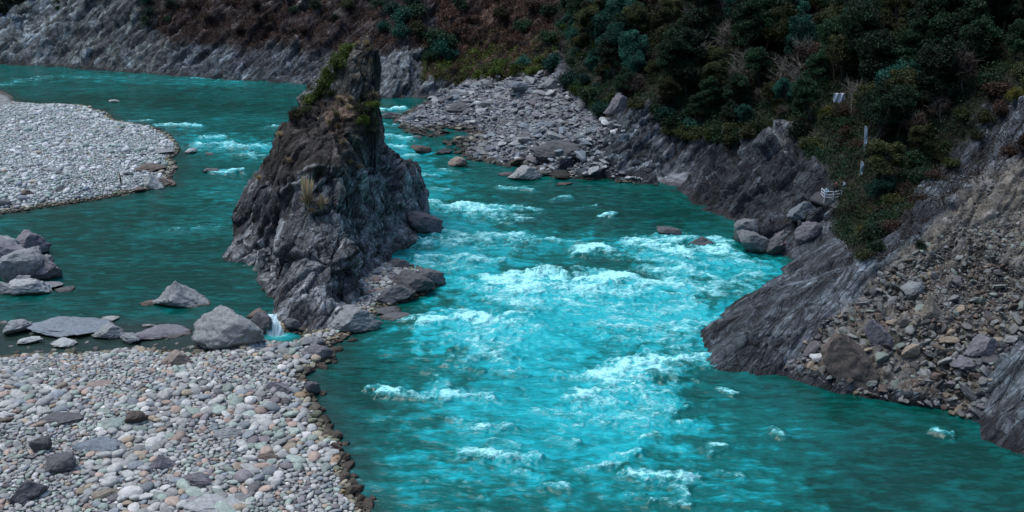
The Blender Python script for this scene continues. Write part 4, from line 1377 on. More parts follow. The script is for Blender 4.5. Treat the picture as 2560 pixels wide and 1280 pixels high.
def tree_proto(seed, h, w, nclump, per, leaf, ls, bare=0.0):
    r = np.random.default_rng(seed)
    parts, tips = [], []
    lean = r.uniform(-.12, .12, 2) * h
    top = np.array([lean[0], lean[1], h * .72])
    mid = top * .5 + np.array([r.uniform(-.3, .3), r.uniform(-.3, .3), 0])
    parts.append(tube([(0, 0, -.8), mid * .3, mid, top], [h * .028, h * .024, h * .017, h * .008]))
    for k in range(nclump):
        f = r.uniform(.30, 1.0)
        b0 = mid * min(1, f * 2) if f < .5 else mid + (top - mid) * (f - .5) * 2
        az = r.uniform(0, 6.28)
        reach = w * (1.1 - .65 * f) * r.uniform(.5, 1.1)
        tip = b0 + np.array([math.cos(az) * reach, math.sin(az) * reach, r.uniform(.12, .40) * h * (1.1 - f * .6)])
        md = (b0 + tip) / 2 + np.array([0, 0, .12 * h * r.uniform(-.3, .8)])
        parts.append(tube([b0, md, tip], [h * .010, h * .006, h * .002], 5))
        tips.append(tip)
        if bare > 0:
            for _ in range(5):
                q = md + (tip - md) * r.uniform(.1, 1)
                e = q + np.array([r.normal() * .14 * h, r.normal() * .14 * h, r.uniform(.02, .2) * h])
                parts.append(tube([q, (q + e) / 2 + r.normal(size=3) * .02 * h, e], [h * .005, h * .003, h * .0015], 4))
                for _ in range(2):
                    e2 = e + np.array([r.normal() * .06 * h, r.normal() * .06 * h, r.uniform(.0, .1) * h])
                    parts.append(tube([(q + e) / 2, e2], [h * .003, h * .0013], 3))
    tv, tf = joinm(parts)
    C, T = [], []
    for q, tip in enumerate(tips):
        rc = w * r.uniform(.20, .40)
        c = r.normal(size=(per, 3))
        c /= np.linalg.norm(c, axis=1, keepdims=True)
        c *= (r.uniform(0, 1, per) ** .45)[:, None] * rc * np.array([1.1, 1.1, r.uniform(.55, 1.1)])
        C.append(tip + c)
        T.append(np.full(per, r.uniform(0, .7)) + .3 * r.uniform(size=per))
    C, T = np.concatenate(C), np.concatenate(T)
    lv, lf = leaves(C, ls, r)
    return tv, tf, lv, lf, np.repeat(T, 4)


def make_tree(name, seed, h, w, ncl, per, leaf, ls, bark, bare=0.0):
    tv, tf, lv, lf, T = tree_proto(seed, h, w, ncl, per, leaf, ls, bare)
    tm = make_mesh("trunk", tv, tf, True); tm.materials.append(bark)
    cm = make_mesh("crown", lv, lf, True, None, {"tint": T}) if per > 0 else None
    if cm: cm.materials.append(M_leaf[leaf])
    return (name, tm, cm)


TREES = {
    "dark": [make_tree("broadleaf_tree", 401 + q, 10.0, 3.1, 40, 330, "dark", .30, M_bark) for q in range(3)],
    "teal": [make_tree("broadleaf_tree", 411 + q, 9.0, 3.3, 42, 330, "teal", .29, M_bark) for q in range(3)],
    "olive": [make_tree("broadleaf_tree", 421 + q, 8.5, 2.9, 36, 300, "olive", .28, M_bark) for q in range(2)],
    "brown": [make_tree("dry_tree", 431 + q, 6.5, 2.8, 20, 110, "brown", .32, M_pale_bark, .6) for q in range(2)],
    "yellow": [make_tree("broadleaf_tree", 441, 6.0, 2.4, 18, 180, "yellow", .36, M_bark)],
    "bare": [make_tree("bare_tree", 451 + q, 7.5, 2.6, 15, 14, "brown", .22, M_pale_bark, 1) for q in range(3)],
}


def shrub_me(seed, leaf, w, h, n, ls):
    r = np.random.default_rng(seed)
    C, T, S = [], [], []
    for q in range(11):
        az, rad = r.uniform(0, 6.28), w * math.sqrt(r.uniform(0, 1)) * .75
        tip = np.array([math.cos(az) * rad, math.sin(az) * rad, h * r.uniform(.25, 1.0) * (1.05 - .5 * rad / w)])
        S.append(tube([(tip[0] * .1, tip[1] * .1, -.4), (tip[0] * .5, tip[1] * .5, tip[2] * .55), tip], [.05, .035, .01], 4))
        c = r.normal(size=(n, 3)) * np.array([.30, .30, .24]) * w * .8
        C.append(tip + c); T.append(np.full(n, r.uniform(0, .7)) + .3 * r.uniform(size=n))
    C, T = np.concatenate(C), np.concatenate(T)
    lv, lf = leaves(C, ls, r)
    sv, sf = joinm(S)
    cm = make_mesh("leaves", lv, lf, True, None, {"tint": np.repeat(T, 4)}); cm.materials.append(M_leaf[leaf])
    sm = make_mesh("stems", sv, sf, True); sm.materials.append(M_bark)
    return (sm, cm)


SHRUBS = {k: [shrub_me(500 + q + 10 * n, k, 1.5, 1.7, 130, .27) for q in range(2)] for n, k in enumerate(("dark", "teal", "olive", "brown", "yellow", "moss"))}


def put(name, parts, loc, sc, rz, lab, cat, group, tilt=(0, 0)):
    e = bpy.data.objects.new(name, None)
    COL.objects.link(e)
    e.empty_display_size = .3
    e.location = loc; e.scale = (sc, sc, sc * random.uniform(.9, 1.12)); e.rotation_euler = (tilt[0], tilt[1], rz)
    tag(e, lab, cat, group, "thing")
    for nm, me in parts:
        if me is None: continue
        o = bpy.data.objects.new(nm, me)
        COL.objects.link(o)
        o.parent = e
    return e


def where(X, Y):
    if X < 1420: return "on the brown slope behind the boulder beach"
    if X < 1560: return "on the wooded hill above the boulder beach" if Y < 170 else "beside the back corner of the boulder beach"
    if X < 1780: return "high in the wood above the grey rock bank" if Y < 170 else "just above the grey rock bank"
    if X < 2010: return "high in the wood above the slanting strata" if Y < 170 else "just above the slanting strata"
    if X < 2230: return "high in the wood above the white railing" if Y < 200 else "beside the flags and white railing"
    return "high in the dark wood over the scree" if Y < 130 else "along the upper edge of the scree slope"


ADJ = {"dark": "dark green", "teal": "blue-green", "olive": "olive green", "brown": "brownish half-bare", "yellow": "yellowish", "bare": "pale leafless", "moss": "mossy green"}
# trees over the hill
rt = np.random.default_rng(77)
taken = []


def spaced(x, y, d):
    for (a, b) in taken:
        if (a - x) ** 2 + (b - y) ** 2 < d * d: return False
    taken.append((x, y)); return True


BARE = [(1700, 200), (1748, 190), (1795, 150), (1860, 205), (1955, 235), (1990, 260), (2090, 165), (1870, 110), (2130, 300), (1650, 150), (1720, 90), (2000, 120)]
for (X, Y) in BARE:
    x_, y_, z_ = hit(X, Y)
    spaced(x_, y_, .5)
    nm, tm, cm = TREES["bare"][rt.integers(3)]
    put(nm, [("trunk", tm), ("crown", cm)], (x_, y_, z_), rt.uniform(.75, 1.1), rt.uniform(0, 6.28), "pale leafless twisted tree among dark foliage " + where(X, Y), "tree", "bare trees in the wood")
idx = np.where((m_for > .6) & (px > 1350) & (px < 2680) & (py > -170) & (py < 640) & (ty > 60))[0]
idx = rt.permutation(idx)
cnt = 0
for i in idx:
    if cnt >= 286: break
    X, Y = px[i], py[i]
    edge = sdist(np.array([X]), np.array([Y]), Z_FOREST)[0]
    if X > 2200 and edge < 60: continue
    if edge < 18: continue
    if 2040 < X < 2135 and 232 < Y < 480: continue
    if 2020 < X < 2200 and 400 < Y < 600: continue
    if not spaced(tx[i], ty[i], 2.9): continue
    if X < 1560: kind = rt.choice(["teal", "dark", "olive"], p=[.7, .2, .1])
    elif X < 1950: kind = rt.choice(["dark", "brown", "olive", "teal"], p=[.42, .16, .27, .15])
    elif X < 2300: kind = rt.choice(["dark", "olive", "teal", "brown"], p=[.46, .36, .10, .08])
    else: kind = rt.choice(["dark", "olive", "yellow", "brown"], p=[.58, .28, .06, .08])
    nm, tm, cm = TREES[kind][rt.integers(len(TREES[kind]))]
    sc = rt.uniform(.75, 1.25) * (.6 if edge < 70 else 1)
    size = "tall" if sc > .9 else ("young" if sc < .6 else "middling")
    put(nm, [("trunk", tm), ("crown", cm)], (tx[i], ty[i], P0[i, 2] - .2), sc, rt.uniform(0, 6.28), f"{size} {ADJ[kind]} tree " + where(X, Y), "tree", "trees of the wooded hillside", (rt.uniform(-.1, .1), rt.uniform(-.22, .02)))
    cnt += 1
print("trees", cnt)

# shrubs: along the lower edge of the wood, the far slopes and a few on the scree
SH = []
idx = rt.permutation(np.where((m_for > .5) & (px > 1390) & (px < 2580) & (py > -20) & (py < 640))[0])
taken2, n_ = [], 0
for i in idx:
    if n_ >= 150: break
    X, Y = px[i], py[i]
    edge = sdist(np.array([X]), np.array([Y]), Z_FOREST)[0]
    if edge > 120 or (2020 < X < 2190 and 400 < Y < 575): continue
    if any((tx[i] - a) ** 2 + (ty[i] - b) ** 2 < 3.2 for a, b in taken2): continue
    taken2.append((tx[i], ty[i])); n_ += 1
    if X < 1560: kd = rt.choice(["teal", "dark", "moss"], p=[.6, .25, .15])
    elif X < 2050: kd = rt.choice(["dark", "olive", "brown"], p=[.4, .4, .2])
    else: kd = rt.choice(["olive", "brown", "dark", "yellow"], p=[.45, .27, .2, .08])
    SH.append((X, Y, tx[i], ty[i], P0[i, 2], kd, rt.uniform(.6, 1.25)))
for (X, Y, kd, sc) in [(1385, 180, "teal", 1.5), (1420, 215, "teal", 1.5), (1470, 262, "dark", 1.5), (1500, 285, "teal", 1.3), (1440, 240, "moss", 1.1), (1340, 188, "moss", 1.2), (1290, 186, "moss", 1.3), (1240, 192, "moss", 1.2),
                       (1200, 196, "moss", 1.1), (1160, 198, "olive", 1.1), (1310, 170, "teal", 1.3), (1360, 160, "moss", 1.3), (1250, 170, "moss", 1.1), (1220, 178, "olive", 1.1), (1100, 140, "teal", 1.9), (1085, 115, "dark", 1.8),
                       (1120, 120, "dark", 1.6), (1075, 150, "dark", 1.3), (1130, 150, "teal", 1.3), (1010, 60, "teal", 1.9), (980, 40, "teal", 1.7), (1040, 40, "dark", 1.7), (1045, 85, "olive", 1.5), (1000, 95, "teal", 1.5), (960, 80, "teal", 1.3),
                       (1030, 15, "teal", 1.7), (950, 20, "dark", 1.5), (365, 12, "teal", 1.5), (372, 40, "teal", 1.3), (362, 60, "dark", 1.1), (430, 20, "dark", 1.3), (420, 58, "dark", .8), (150, 10, "dark", .7), (145, 24, "dark", .6), (735, 34, "dark", .9),
                       (840, 50, "dark", .9), (570, 14, "brown", 1.2), (640, 22, "brown", 1.3), (690, 60, "brown", 1.2), (600, 90, "brown", 1.2), (520, 50, "brown", 1.3), (480, 20, "brown", 1.2), (790, 20, "dark", 1.3), (870, 20, "olive", 1.2), (760, 90, "brown", 1.0),
                       (1180, 60, "brown", 1.3), (1250, 40, "olive", 1.2), (1310, 80, "dark", 1.5), (1370, 110, "dark", 1.4), (1200, 110, "brown", 1.2), (1280, 120, "brown", 1.2), (1150, 20, "dark", 1.3), (1330, 20, "brown", 1.4), (1230, 86, "yellow", .7), (1370, 40, "dark", 1.6),
                       (5, 18, "dark", 1.8), (25, 8, "dark", 1.9), (50, 2, "dark", 1.7), (8, 34, "dark", 1.3), (80, -8, "dark", 1.7),
                       (1590, 272, "olive", 1.1), (1640, 285, "dark", 1.1), (1680, 322, "dark", 1.3), (1705, 345, "olive", 1.2), (1735, 352, "olive", 1.3), (1765, 358, "moss", 1.0), (1790, 352, "dark", 1.3), (1820, 362, "olive", 1.3), (1850, 356, "dark", 1.3), (1880, 345, "olive", 1.3), (1905, 335, "dark", 1.4), (1935, 328, "olive", 1.0), (2000, 345, "dark", 1.4), (2020, 372, "olive", 1.2), (1720, 330, "teal", 1.4), (1840, 335, "olive", 1.5), (1660, 300, "teal", 1.3), (2040, 400, "dark", 1.2),
                       (2130, 585, "olive", 1.0), (2160, 590, "yellow", .9), (2190, 600, "dark", 1.1), (2150, 556, "olive", .7), (2215, 550, "brown", 1.2), (2240, 520, "olive", 1.2), (2270, 500, "brown", 1.1), (2190, 545, "yellow", .8), (2230, 580, "brown", .9),
                       (2340, 450, "brown", .9), (2190, 630, "dark", .8), (2160, 650, "olive", .7), (2380, 420, "olive", .8), (2440, 350, "olive", .8), (2500, 290, "brown", 1.0), (2540, 250, "yellow", 1.0), (2560, 380, "brown", 1.1), (2530, 395, "brown", .9), (2300, 620, "dark", .5)]:
    x_, y_, z_ = hit(X, Y)
    SH.append((X, Y, x_, y_, z_, kd, sc))


def where2(X, Y):
    if X < 200: return "at the far corner of the gorge over the pale landslide"
    if X < 470: return "on the pale far cliff beside the landslide"
    if X < 900: return "clinging to the dark far cliff behind the pinnacle"
    if X < 1130: return "above the pale rock wall behind the pinnacle"
    if X < 1420 and Y > 150: return "in the green fringe behind the boulder beach"
    if X > 2090 and Y > 480: return "on the bushy spur beside the white railing"
    return where(X, Y)


for (X, Y, x_, y_, z_, kd, sc) in SH:
    sm, cm = SHRUBS[kd][rt.integers(2)]
    adj = {"brown": "dry brown"}.get(kd, ADJ[kd])
    size = "large" if sc > 1.25 else ("small" if sc < .8 else "bushy")
    put("shrub", [("stems", sm), ("leaves", cm)], (x_, y_, z_ - .1), sc, rt.uniform(0, 6.28), f"{size} {adj} shrub " + where2(X, Y), "shrub", "shrubs on the river slopes", (0, rt.uniform(-.2, .1)))

# undergrowth: nobody could count it
def ground_cover(name, mask, n, leaf, size, seed, height=.8):
    r = np.random.default_rng(seed)
    k = np.where(mask)[0]
    area = np.hypot(tx[k], ty[k]) ** 2
    k = r.choice(k, n, p=area / area.sum())
    cl = fbm(P0[k] * .35, 3, .55, seed)
    ok = r.uniform(size=n) < sstep(-.35, .25, cl)
    k, cl = k[ok], cl[ok]
    c = P0[k] + N[k] * (r.uniform(0, 1, (len(k), 1)) ** 1.5 * height * (1 + cl[:, None])) + r.normal(size=(len(k), 3)) * .2
    lv, lf = leaves(c, size, r)
    T = np.clip(.35 + .5 * cl + .25 * r.normal(size=len(k)), 0, 1)
    o = link(name, make_mesh(name, lv, lf, True, None, {"tint": np.repeat(T, 4)}), M_leaf[leaf])
    tag(o, kind="stuff")


inpic = (px > -60) & (px < 2640) & (py > -60) & (py < 1000) & (ty > 60)
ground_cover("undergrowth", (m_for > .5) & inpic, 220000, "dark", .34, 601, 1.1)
ground_cover("hill_scrub", (m_for > .5) & inpic & (px > 1600), 60000, "olive", .30, 602, .9)
ground_cover("dry_scrub", ((m_red > .5) | (m_drk > .6)) & inpic, 110000, "rust", .38, 603, .7)
ground_cover("green_fringe", (m_red > .4) & inpic & (py > 120), 16000, "moss", .35, 604, 1.2)
ground_cover("dead_brush", region(pxn, pyn, [(2060, 520), (2330, 440), (2480, 250), (2600, 330), (2540, 420), (2330, 560), (2200, 660), (2090, 600)], 18) * inpic > .5, 26000, "brown", .24, 605, .6)


# plants on the pinnacle
def tuft_me(seed, n, h, spread):
    r = np.random.default_rng(seed)
    V, F, T = [], [], []
    for q in range(n):
        az = r.uniform(0, 6.28); b = np.array([math.cos(az), math.sin(az), 0]) * r.uniform(0, .18) * spread
        o_ = np.array([math.cos(az + r.normal() * .5), math.sin(az + r.normal() * .5), 0]) * spread * r.uniform(.15, 1)
        hh = h * r.uniform(.5, 1.05)
        w_ = np.array([-math.sin(az), math.cos(az), 0]) * .028
        base = 4 * 2 * q
        for s_, k in ((0, 1), (.4, .9), (.75, .7), (1, .15)):
            c = b + o_ * s_ * s_ + np.array([0, 0, hh * (s_ - .25 * s_ * s_ * np.linalg.norm(o_) / spread)])
            V += [c - w_ * k, c + w_ * k]
        for j in range(3):
            F.append((base + 2 * j, base + 2 * j + 1, base + 2 * j + 3, base + 2 * j + 2))
        T += [r.uniform(0, 1)] * 8
    me = make_mesh("grass_tuft", np.array(V), np.array(F), True, None, {"tint": np.array(T)})
    me.materials.append(M_leaf["straw"])
    return me


def plume_me(seed, n, h):
    """tall upright seed heads of the big reed-like grass"""
    r = np.random.default_rng(seed)
    parts = []
    for q in range(n):
        az = r.uniform(0, 6.28); l = r.uniform(.04, .22)
        hh = h * r.uniform(.65, 1.0)
        d = np.array([math.cos(az) * l, math.sin(az) * l, 1.0]) * hh
        b = np.array([r.normal() * .12, r.normal() * .12, -.1])
        parts.append(tube([b, b + d * .5, b + d * .68, b + d * .85, b + d], [.022, .02, .085, .07, .01], 4))
    v, f = joinm(parts)
    me = make_mesh("seed_heads", v, f, True, None, {"tint": np.full(len(v), .95)})
    me.materials.append(M_leaf["straw"])
    return me


TUFT = [tuft_me(701 + q, 150, 1.0, .75) for q in range(3)]
p = pin_hit(779, 503)
e = put("plume_grass", [("blades", tuft_me(711, 220, 1.9, 1.0)), ("seed_heads", plume_me(712, 26, 3.6))], (p[0], p[1] - .3, p[2] - .2), 1.25, 0, "tall pale plume grass clump growing on the face of the pinnacle", "grass", None)
p = pin_hit(812, 508)
e = put("plume_grass", [("blades", tuft_me(713, 160, 1.3, .9)), ("seed_heads", plume_me(714, 7, 1.7))], (p[0], p[1] - .3, p[2] - .2), 1.2, 0, "short pale grass clump beside the tall plume grass on the pinnacle", "grass", None)
for k, (X, Y, kd, sc, lab) in enumerate([
    (868, 118, "moss", .85, "on the topmost ledge of the pinnacle"), (851, 134, "moss", .85, "on the ridge just under the pinnacle top"), (836, 158, "moss", .95, "on the upper ridge of the pinnacle"),
    (822, 184, "moss", .85, "halfway down the ridge of the pinnacle"), (806, 208, "moss", .95, "on the lower ridge of the pinnacle, above two others"), (788, 226, "moss", .95, "second lowest on the green ridge of the pinnacle"),
    (770, 246, "moss", .9, "lowest on the green ridge of the pinnacle"), (740, 280, "olive", .75, "on the dark shoulder under the green ridge of the pinnacle"), (757, 268, "olive", .6, "between the green ridge and the dark shoulder of the pinnacle"),
    (905, 268, "olive", .8, "on the ledge beside the dry turf of the pinnacle"), (925, 262, "moss", .7, "at the outer end of the ledge of the pinnacle"), (912, 295, "moss", .62, "hanging below the ledge of the pinnacle"), (820, 225, "olive", .55, "in the notch above the dry turf of the pinnacle")]):
    p = pin_hit(X, Y)
    sm, cm = SHRUBS[kd][k % 2]
    put("shrub", [("stems", sm), ("leaves", cm)], (p[0], p[1], p[2] - .35), sc, k * 1.3, ADJ[kd] + " shrub " + lab, "shrub", "shrubs on the pinnacle")
TU = [(845, 250), (862, 262), (838, 278), (855, 285), (826, 300), (870, 290), (842, 310), (880, 240), (905, 104), (922, 118), (936, 150), (942, 195), (946, 240), (690, 330), (720, 400), (880, 400), (905, 420), (870, 350), (930, 330), (640, 440), (770, 520), (835, 240), (925, 100), (893, 100), (950, 300), (945, 345)]
for k, (X, Y) in enumerate(TU):
    p = pin_hit(X, Y)
    o = bpy.data.objects.new("grass_tuft", TUFT[k % 3])
    COL.objects.link(o)
    o.location = (p[0], p[1], p[2] - .1); o.rotation_euler = (.3, 0, k); o.scale = (.95, .95, .8)
    part = "on the summit of the pinnacle" if Y < 130 else ("on the dry turf patch of the pinnacle" if X < 885 and Y < 315 and X > 800 else ("along the steep river edge of the pinnacle" if X > 920 else "on the black wall of the pinnacle"))
    tag(o, "dry straw coloured grass tuft " + part, "grass", "dry grass tufts on the pinnacle", "thing")


# ------------------------------------------------------------------ people, railing, flags and small things
def solid(name, caps, voxel, mat, parent=None, smooth=4):
    """one continuous body grown round tapering limbs"""
    parts = []
    for (a, b, ra, rb) in caps:
        a, b = Vector(a), Vector(b)
        d = b - a
        n = max(2, int(d.length / max(min(ra, rb), .004) / 1.2))
        n = min(n, 14)
        for i in range(n + 1):
            t = i / n
            rr_ = ra + (rb - ra) * t
            v, f = ICO[2]
            parts.append((v * f32(rr_) + np.array(tuple(a + d * t), f32), f))
    v, f = joinm(parts)
    me = make_mesh(name + "_raw", v, f)
    tmp = bpy.data.objects.new(name + "_raw", me)
    COL.objects.link(tmp)
    m = tmp.modifiers.new("r", 'REMESH'); m.mode = 'VOXEL'; m.voxel_size = voxel
    if smooth:
        m2 = tmp.modifiers.new("s", 'SMOOTH'); m2.iterations = smooth; m2.factor = .4
    dg = bpy.context.evaluated_depsgraph_get()
    me2 = bpy.data.meshes.new_from_object(tmp.evaluated_get(dg))
    bpy.data.objects.remove(tmp)
    me2.name = name
    me2.polygons.foreach_set("use_smooth", np.full(len(me2.polygons), True))
    return link(name, me2, mat, parent)


M_skin = mat_plain("skin", (.36, .20, .14), .6, .1)
M_hair = mat_plain("black_hair", (.012, .010, .010), .6, .2)


def person(loc, face, shirt, trousers, label, arms, height=1.70):
    """figure standing at loc, looking along the angle face; arms = (elbow, hand) of either side, seen facing +X"""
    k = height / 1.70
    e = bpy.data.objects.new("person", None)
    COL.objects.link(e)
    e.location = loc; e.rotation_euler = (0, 0, face); e.scale = (k, k, k)
    tag(e, label, "person", None, "thing")
    caps = [((0, 0, .93), (0, 0, 1.15), .115, .105), ((0, 0, 1.15), (0, 0, 1.36), .115, .12), ((0, -.13, 1.38), (0, .13, 1.38), .07, .07), ((0, 0, 1.40), (.015, 0, 1.50), .055, .05),
            ((.02, 0, 1.56), (.02, 0, 1.61), .078, .088), ((.045, 0, 1.52), (.05, 0, 1.54), .055, .06), ((.108, 0, 1.575), (.122, 0, 1.555), .011, .015), ((.09, -.028, 1.525), (.09, .028, 1.525), .012, .012),
            ((.015, .088, 1.59), (.01, .093, 1.56), .017, .012), ((.015, -.088, 1.59), (.01, -.093, 1.56), .017, .012)]
    legs, sl = [], []
    for s_ in (-1, 1):
        hip, knee, ank = (0, .085 * s_, .90), (.02, .10 * s_, .50), (-.01, .115 * s_, .09)
        caps += [(hip, knee, .085, .055), (knee, ank, .055, .036), (ank, (.0, .115 * s_, .04), .04, .04), ((-.03, .115 * s_, .035), (.14, .13 * s_, .03), .036, .032)]
        legs += [(hip, knee, .098, .07), (knee, ank, .07, .062)]
        el, hd = arms[0 if s_ < 0 else 1]
        sh_ = Vector((0, .17 * s_, 1.37)); el = Vector(el); hd = Vector(hd)
        caps += [(sh_, el, .05, .04), (el, hd, .038, .026)]
        sl += [(sh_, el, .066, .056), (el, el.lerp(hd, .75), .054, .044)]
        d = (hd - el).normalized(); sd_ = d.orthogonal().normalized(); up_ = d.cross(sd_)
        palm = hd + d * .075
        caps.append((hd, palm, .026, .034))
        for q, (off, ln) in enumerate(((-.030, .070), (-.010, .082), (.010, .077), (.030, .060))):
            b0 = palm + sd_ * off
            b1 = b0 + d * ln * .55 + up_ * .012
            caps += [(b0, b1, .0095, .009), (b1, b1 + d * ln * .42 + up_ * .026, .009, .0075)]
        caps += [(hd + d * .02 - sd_ * .022, hd + d * .06 - sd_ * .058 + up_ * .012, .012, .0095), (hd + d * .06 - sd_ * .058 + up_ * .012, hd + d * .095 - sd_ * .062 + up_ * .03, .0095, .008)]
    b = solid("body", caps, .0075, M_skin, e)
    solid("shirt", [((0, 0, .90), (0, 0, 1.15), .135, .128), ((0, 0, 1.15), (0, 0, 1.36), .135, .138), ((0, -.14, 1.375), (0, .14, 1.375), .085, .085)] + sl, .016, shirt, e)
    solid("trousers", [((0, -.03, .95), (0, .03, .95), .126, .126)] + legs, .016, trousers, e)
    solid("hair", [((-.01, 0, 1.62), (.0, 0, 1.655), .098, .085), ((-.045, 0, 1.57), (-.02, 0, 1.62), .075, .09)], .014, M_hair, e)
    for s_ in (-1, 1):
        solid("shoe", [((-.035, .115 * s_, .045), (.15, .13 * s_, .038), .05, .042)], .012, M_hair, e)
        solid("eye", [((.098, .033 * s_, 1.588), (.100, .033 * s_, 1.588), .011, .011)], .004, M_hair, e, 0)
    return e


x_, y_, z_ = hit(303, 465)
zt = z_ + .22
person((x_, y_, zt), 1.25, mat_plain("tan_jacket", (.26, .18, .085), .8, .2), mat_plain("navy_trousers", (.012, .014, .024), .8, .2),
       "person in tan jacket and dark trousers standing on the far gravel bar, arms raised",
       (((.14, -.40, 1.36), (.30, -.46, 1.58)), ((.16, .26, 1.16), (.34, .10, 1.34))), 1.76)

M_white = mat_plain("white_paint", (.62, .68, .72), .5, .12, 4)
rx, ry, rz = hit(2076, 500)
ry -= .3
rz = max(rz, 0)
# ledge of stacked flat rock that carries the railing
lv = stone_shape(990, 3, .6)
o = link("rock_ledge", make_mesh("rock_ledge", *lv), M_stone)
o.scale = (2.7, 2.3, .8); o.location = (rx + 1.4, ry + 1.9, rz - .62); o.color = (.05, .052, .056, 1)
tag(o, "flat topped dark rock ledge carrying the white railing", "rock", None, "thing")
e = bpy.data.objects.new("railing", None)
COL.objects.link(e)
e.location = (rx, ry, rz)
tag(e, "white painted metal railing round a small lookout over the river", "railing", None, "thing")
PO = [(-.95, 0), (.25, -.05), (1.45, .25), (-.95, 1.7)]
for (a, b) in PO:
    link("post", make_mesh("post", *tube([(a, b, -.9), (a, b, 1.22)], [.055, .055], 8)), M_white, e)
for h_ in (.35, .78, 1.2):
    link("rail", make_mesh("rail", *tube([(-.95, 0, h_), (.25, -.05, h_), (1.45, .25, h_ + .08)], [.042] * 3, 8)), M_white, e)
    link("rail", make_mesh("rail", *tube([(-.95, 0, h_), (-.95, 1.7, h_)], [.042] * 2, 8)), M_white, e)
o = link("stepping_block", make_mesh("stepping_block", *stone_shape(991, 4, .9)), M_stone)
o.scale = (.75, .6, .42); o.location = (rx + .95, ry + 1.2, rz + .16); o.color = (.05, .052, .056, 1)
tag(o, "dark rock block on the lookout ledge under the person in the dark red jacket", "rock", None, "thing")
person((rx - .55, ry + .6, rz + .05), -2.0, mat_plain("pale_blue_shirt", (.32, .50, .58), .8, .15), mat_plain("light_blue_trousers", (.20, .32, .42), .8, .15),
       "person in pale blue clothes leaning on the white railing", (((.16, -.26, 1.15), (.38, -.20, 1.12)), ((.16, .26, 1.15), (.38, .20, 1.12))), 1.62)
person((rx + .95, ry + 1.2, rz + .55), -1.4, mat_plain("dark_red_jacket", (.22, .055, .045), .8, .2), mat_plain("black_trousers", (.014, .013, .014), .8, .2),
       "person in a dark red jacket standing behind the white railing", (((.06, -.40, 1.33), (.22, -.30, 1.55)), ((.10, .30, 1.16), (.30, .22, 1.25))), 1.74)


def flag(X, Y, hgt, wid, lab, tilt=0.0, pole_h=None):
    x0, y0, z0 = hit(X, Y)
    e = bpy.data.objects.new("prayer_flag", None)
    COL.objects.link(e)
    e.location = (x0, y0 - .4, z0); e.rotation_euler = (0, tilt, 0)
    tag(e, lab, "flag", "white flags beside the railing", "thing")
    ph = pole_h or hgt + .6
    link("pole", make_mesh("pole", *tube([(0, 0, -.6), (0, 0, ph)], [.035, .022], 6)), M_white, e)
    nr, nc = 26, 7
    U, V_ = np.meshgrid(np.linspace(0, 1, nr), np.linspace(0, 1, nc), indexing='ij')
    taper = .45 + .55 * np.sin(np.pi * np.clip(U * .85 + .1, 0, 1))
    X_ = .03 + V_ * wid * taper
    Y_ = .10 * np.sin(U * 9 + V_ * 2.5) * V_ + .04 * np.sin(V_ * 14 + U * 4)
    Z_ = ph - .05 - U * hgt - .08 * V_
    fr = np.stack([X_, Y_, Z_], -1).reshape(-1, 3)
    o = link("cloth", make_mesh("cloth", fr, grid_faces(nr, nc)), mat_plain("white_cloth", (.55, .64, .74), .85, .12, 3), e)
    md = o.modifiers.new("thick", 'SOLIDIFY'); md.thickness = .012


flag(2158, 372, 2.6, .42, "tall narrow white flag on a pole against the dark trees, topmost of the flags", -.08, 3.4)
flag(2147, 440, 1.9, .38, "white flag at the edge of the bushy spur, below the tall one", 0, 2.2)
flag(2104, 474, 1.0, .34, "small white flag right beside the white railing", 0, 1.3)
# white sheet seen through the gap in the wood
wx, wy, wz0 = hit(2090, 268)
e = bpy.data.objects.new("white_sheet", None)
COL.objects.link(e)
e.location = (wx, wy - 1.2, wz0 + .5)
tag(e, "torn white sheet hung between two stakes in a gap of the dark wood", "sheet", None, "thing")
nr, nc = 22, 26
U, V_ = np.meshgrid(np.linspace(0, 1, nr), np.linspace(-1, 1, nc), indexing='ij')
Zb = 1.75 - U * (1.55 - .55 * np.abs(np.sin(V_ * 5 + .7)) * np.abs(V_))
sh_ = np.stack([V_ * .95, .10 * np.sin(V_ * 7 + U * 3) + .12 * U, Zb], -1).reshape(-1, 3)
o = link("cloth", make_mesh("cloth", sh_, grid_faces(nr, nc)), mat_plain("old_white_sheet", (.72, .72, .78), .9, .5, 3.5), e)
o.modifiers.new("thick", 'SOLIDIFY').thickness = .015
for s_ in (-1, 1):
    link("stake", make_mesh("stake", *tube([(s_ * .97, 0, -1.2), (s_ * .97, 0, 1.85)], [.04, .03], 6)), M_bark, e)
bx, by, bz = hit(1951, 616)
o = link("red_bag", make_mesh("red_bag", *[q for q in (stone_shape(995, 3, .25))]), mat_plain("red_cloth", (.50, .035, .035), .7, .25, 5))
o.scale = (.40, .32, .30); o.location = (bx, by - .5, bz + .45)
tag(o, "small bright red bag lying in the rock pile by the rapids", "bag", None, "thing")


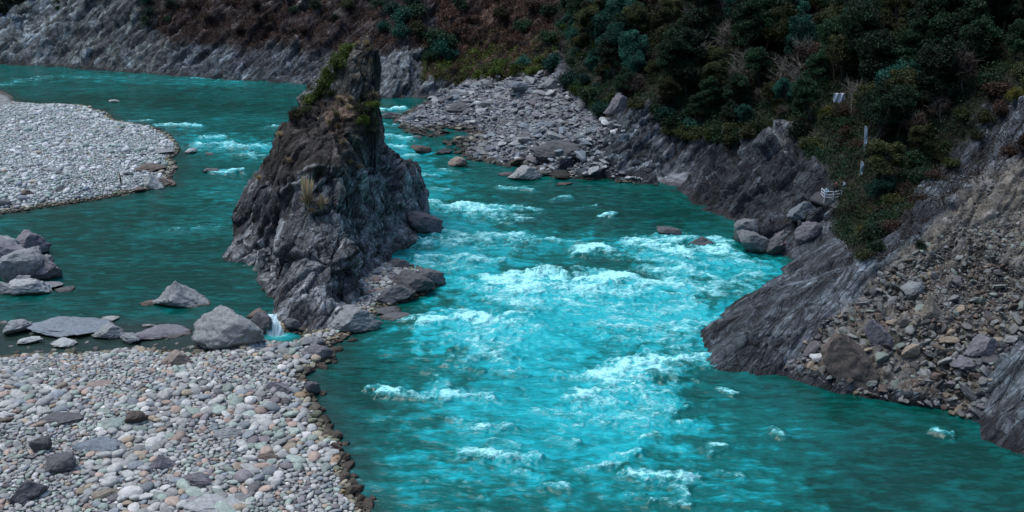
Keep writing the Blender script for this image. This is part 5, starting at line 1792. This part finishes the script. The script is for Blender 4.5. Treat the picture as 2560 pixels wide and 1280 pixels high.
# the little waterfall beside the pinnacle foot
def fall(name, lip, foot, w0, w1, seed):
    lip, foot = Vector(lip), Vector(foot)
    nr, nc = 40, 22
    r = np.random.default_rng(seed)
    V = []
    for i in range(nr):
        t = i / (nr - 1)
        if t < .25:
            q = lip + Vector((0, .9 * (1 - t / .25), .10 * (1 - t / .25)))
        else:
            u_ = (t - .25) / .75
            q = Vector((lip.x + (foot.x - lip.x) * u_ ** .8, lip.y + (foot.y - lip.y) * u_ ** .7, lip.z + (foot.z - lip.z) * u_ ** 1.5))
        w_ = w0 + (w1 - w0) * t
        for j in range(nc):
            s_ = j / (nc - 1) * 2 - 1
            V.append((q.x + s_ * w_, q.y - .22 * (1 - s_ * s_) - .05 * math.sin(j * .9 + seed + .02 * i), q.z - .05 * abs(s_)))
    t_ = NT("falling_water")
    co = t_.n('ShaderNodeTexCoord').outputs['Object']
    nn = t_.noise(t_.n('ShaderNodeMapping', {'Vector': co, 'Scale': (3.2, .8, .35)}).outputs[0], 1.0, 4, .55)
    c = t_.mix((.10, .24, .28), (.62, .78, .84), t_.ramp(nn, .36, .60))
    bp = t_.n('ShaderNodeBump', {'Height': nn, 'Strength': .5, 'Distance': .1}).outputs[0]
    b_ = t_.n('ShaderNodeBsdfPrincipled', {'Base Color': c, 'Roughness': .35, 'Normal': bp})
    o = link(name, make_mesh(name, np.array(V), grid_faces(nr, nc)), t_.out(b_.outputs[0]))
    tag(o, kind="structure")


F0 = W(678, 793, 1.95); F1 = W(694, 838, .42)
fall("waterfall", F0, (F1[0], F1[1], .40), .52, .85, 1)
g0 = W(665, 815, 1.3)
fall("waterfall", (g0[0], g0[1] + .3, 1.3), (F1[0] - .9, F1[1] + .1, .40), .22, .35, 2)
nr, nc = 20, 60
R_, T_ = np.meshgrid(np.linspace(0, 1, nr), np.linspace(0, 2 * np.pi, nc), indexing='ij')
pc0 = POOL
PX_, PY_ = R_ * np.cos(T_) * 2.3, R_ * np.sin(T_) * 1.5
nz_ = fbm(np.stack([PX_.ravel(), PY_.ravel(), PX_.ravel() * 0], 1) * 2.2, 3, .5, 9) * .05
V = np.stack([pc0[0] + PX_.ravel(), pc0[1] + PY_.ravel(), .42 + nz_], 1)
fdist = np.hypot(V[:, 0] - F1[0], (V[:, 1] - F1[1]) * 1.6)
o = link("plunge_pool", make_mesh("plunge_pool", V, grid_faces(nr, nc), True, None, {"aeration": .9 - .2 * fdist, "foam": .9 - .42 * fdist, "shallow": fdist * 0}), bpy.data.materials["river_water"])
tag(o, kind="structure")
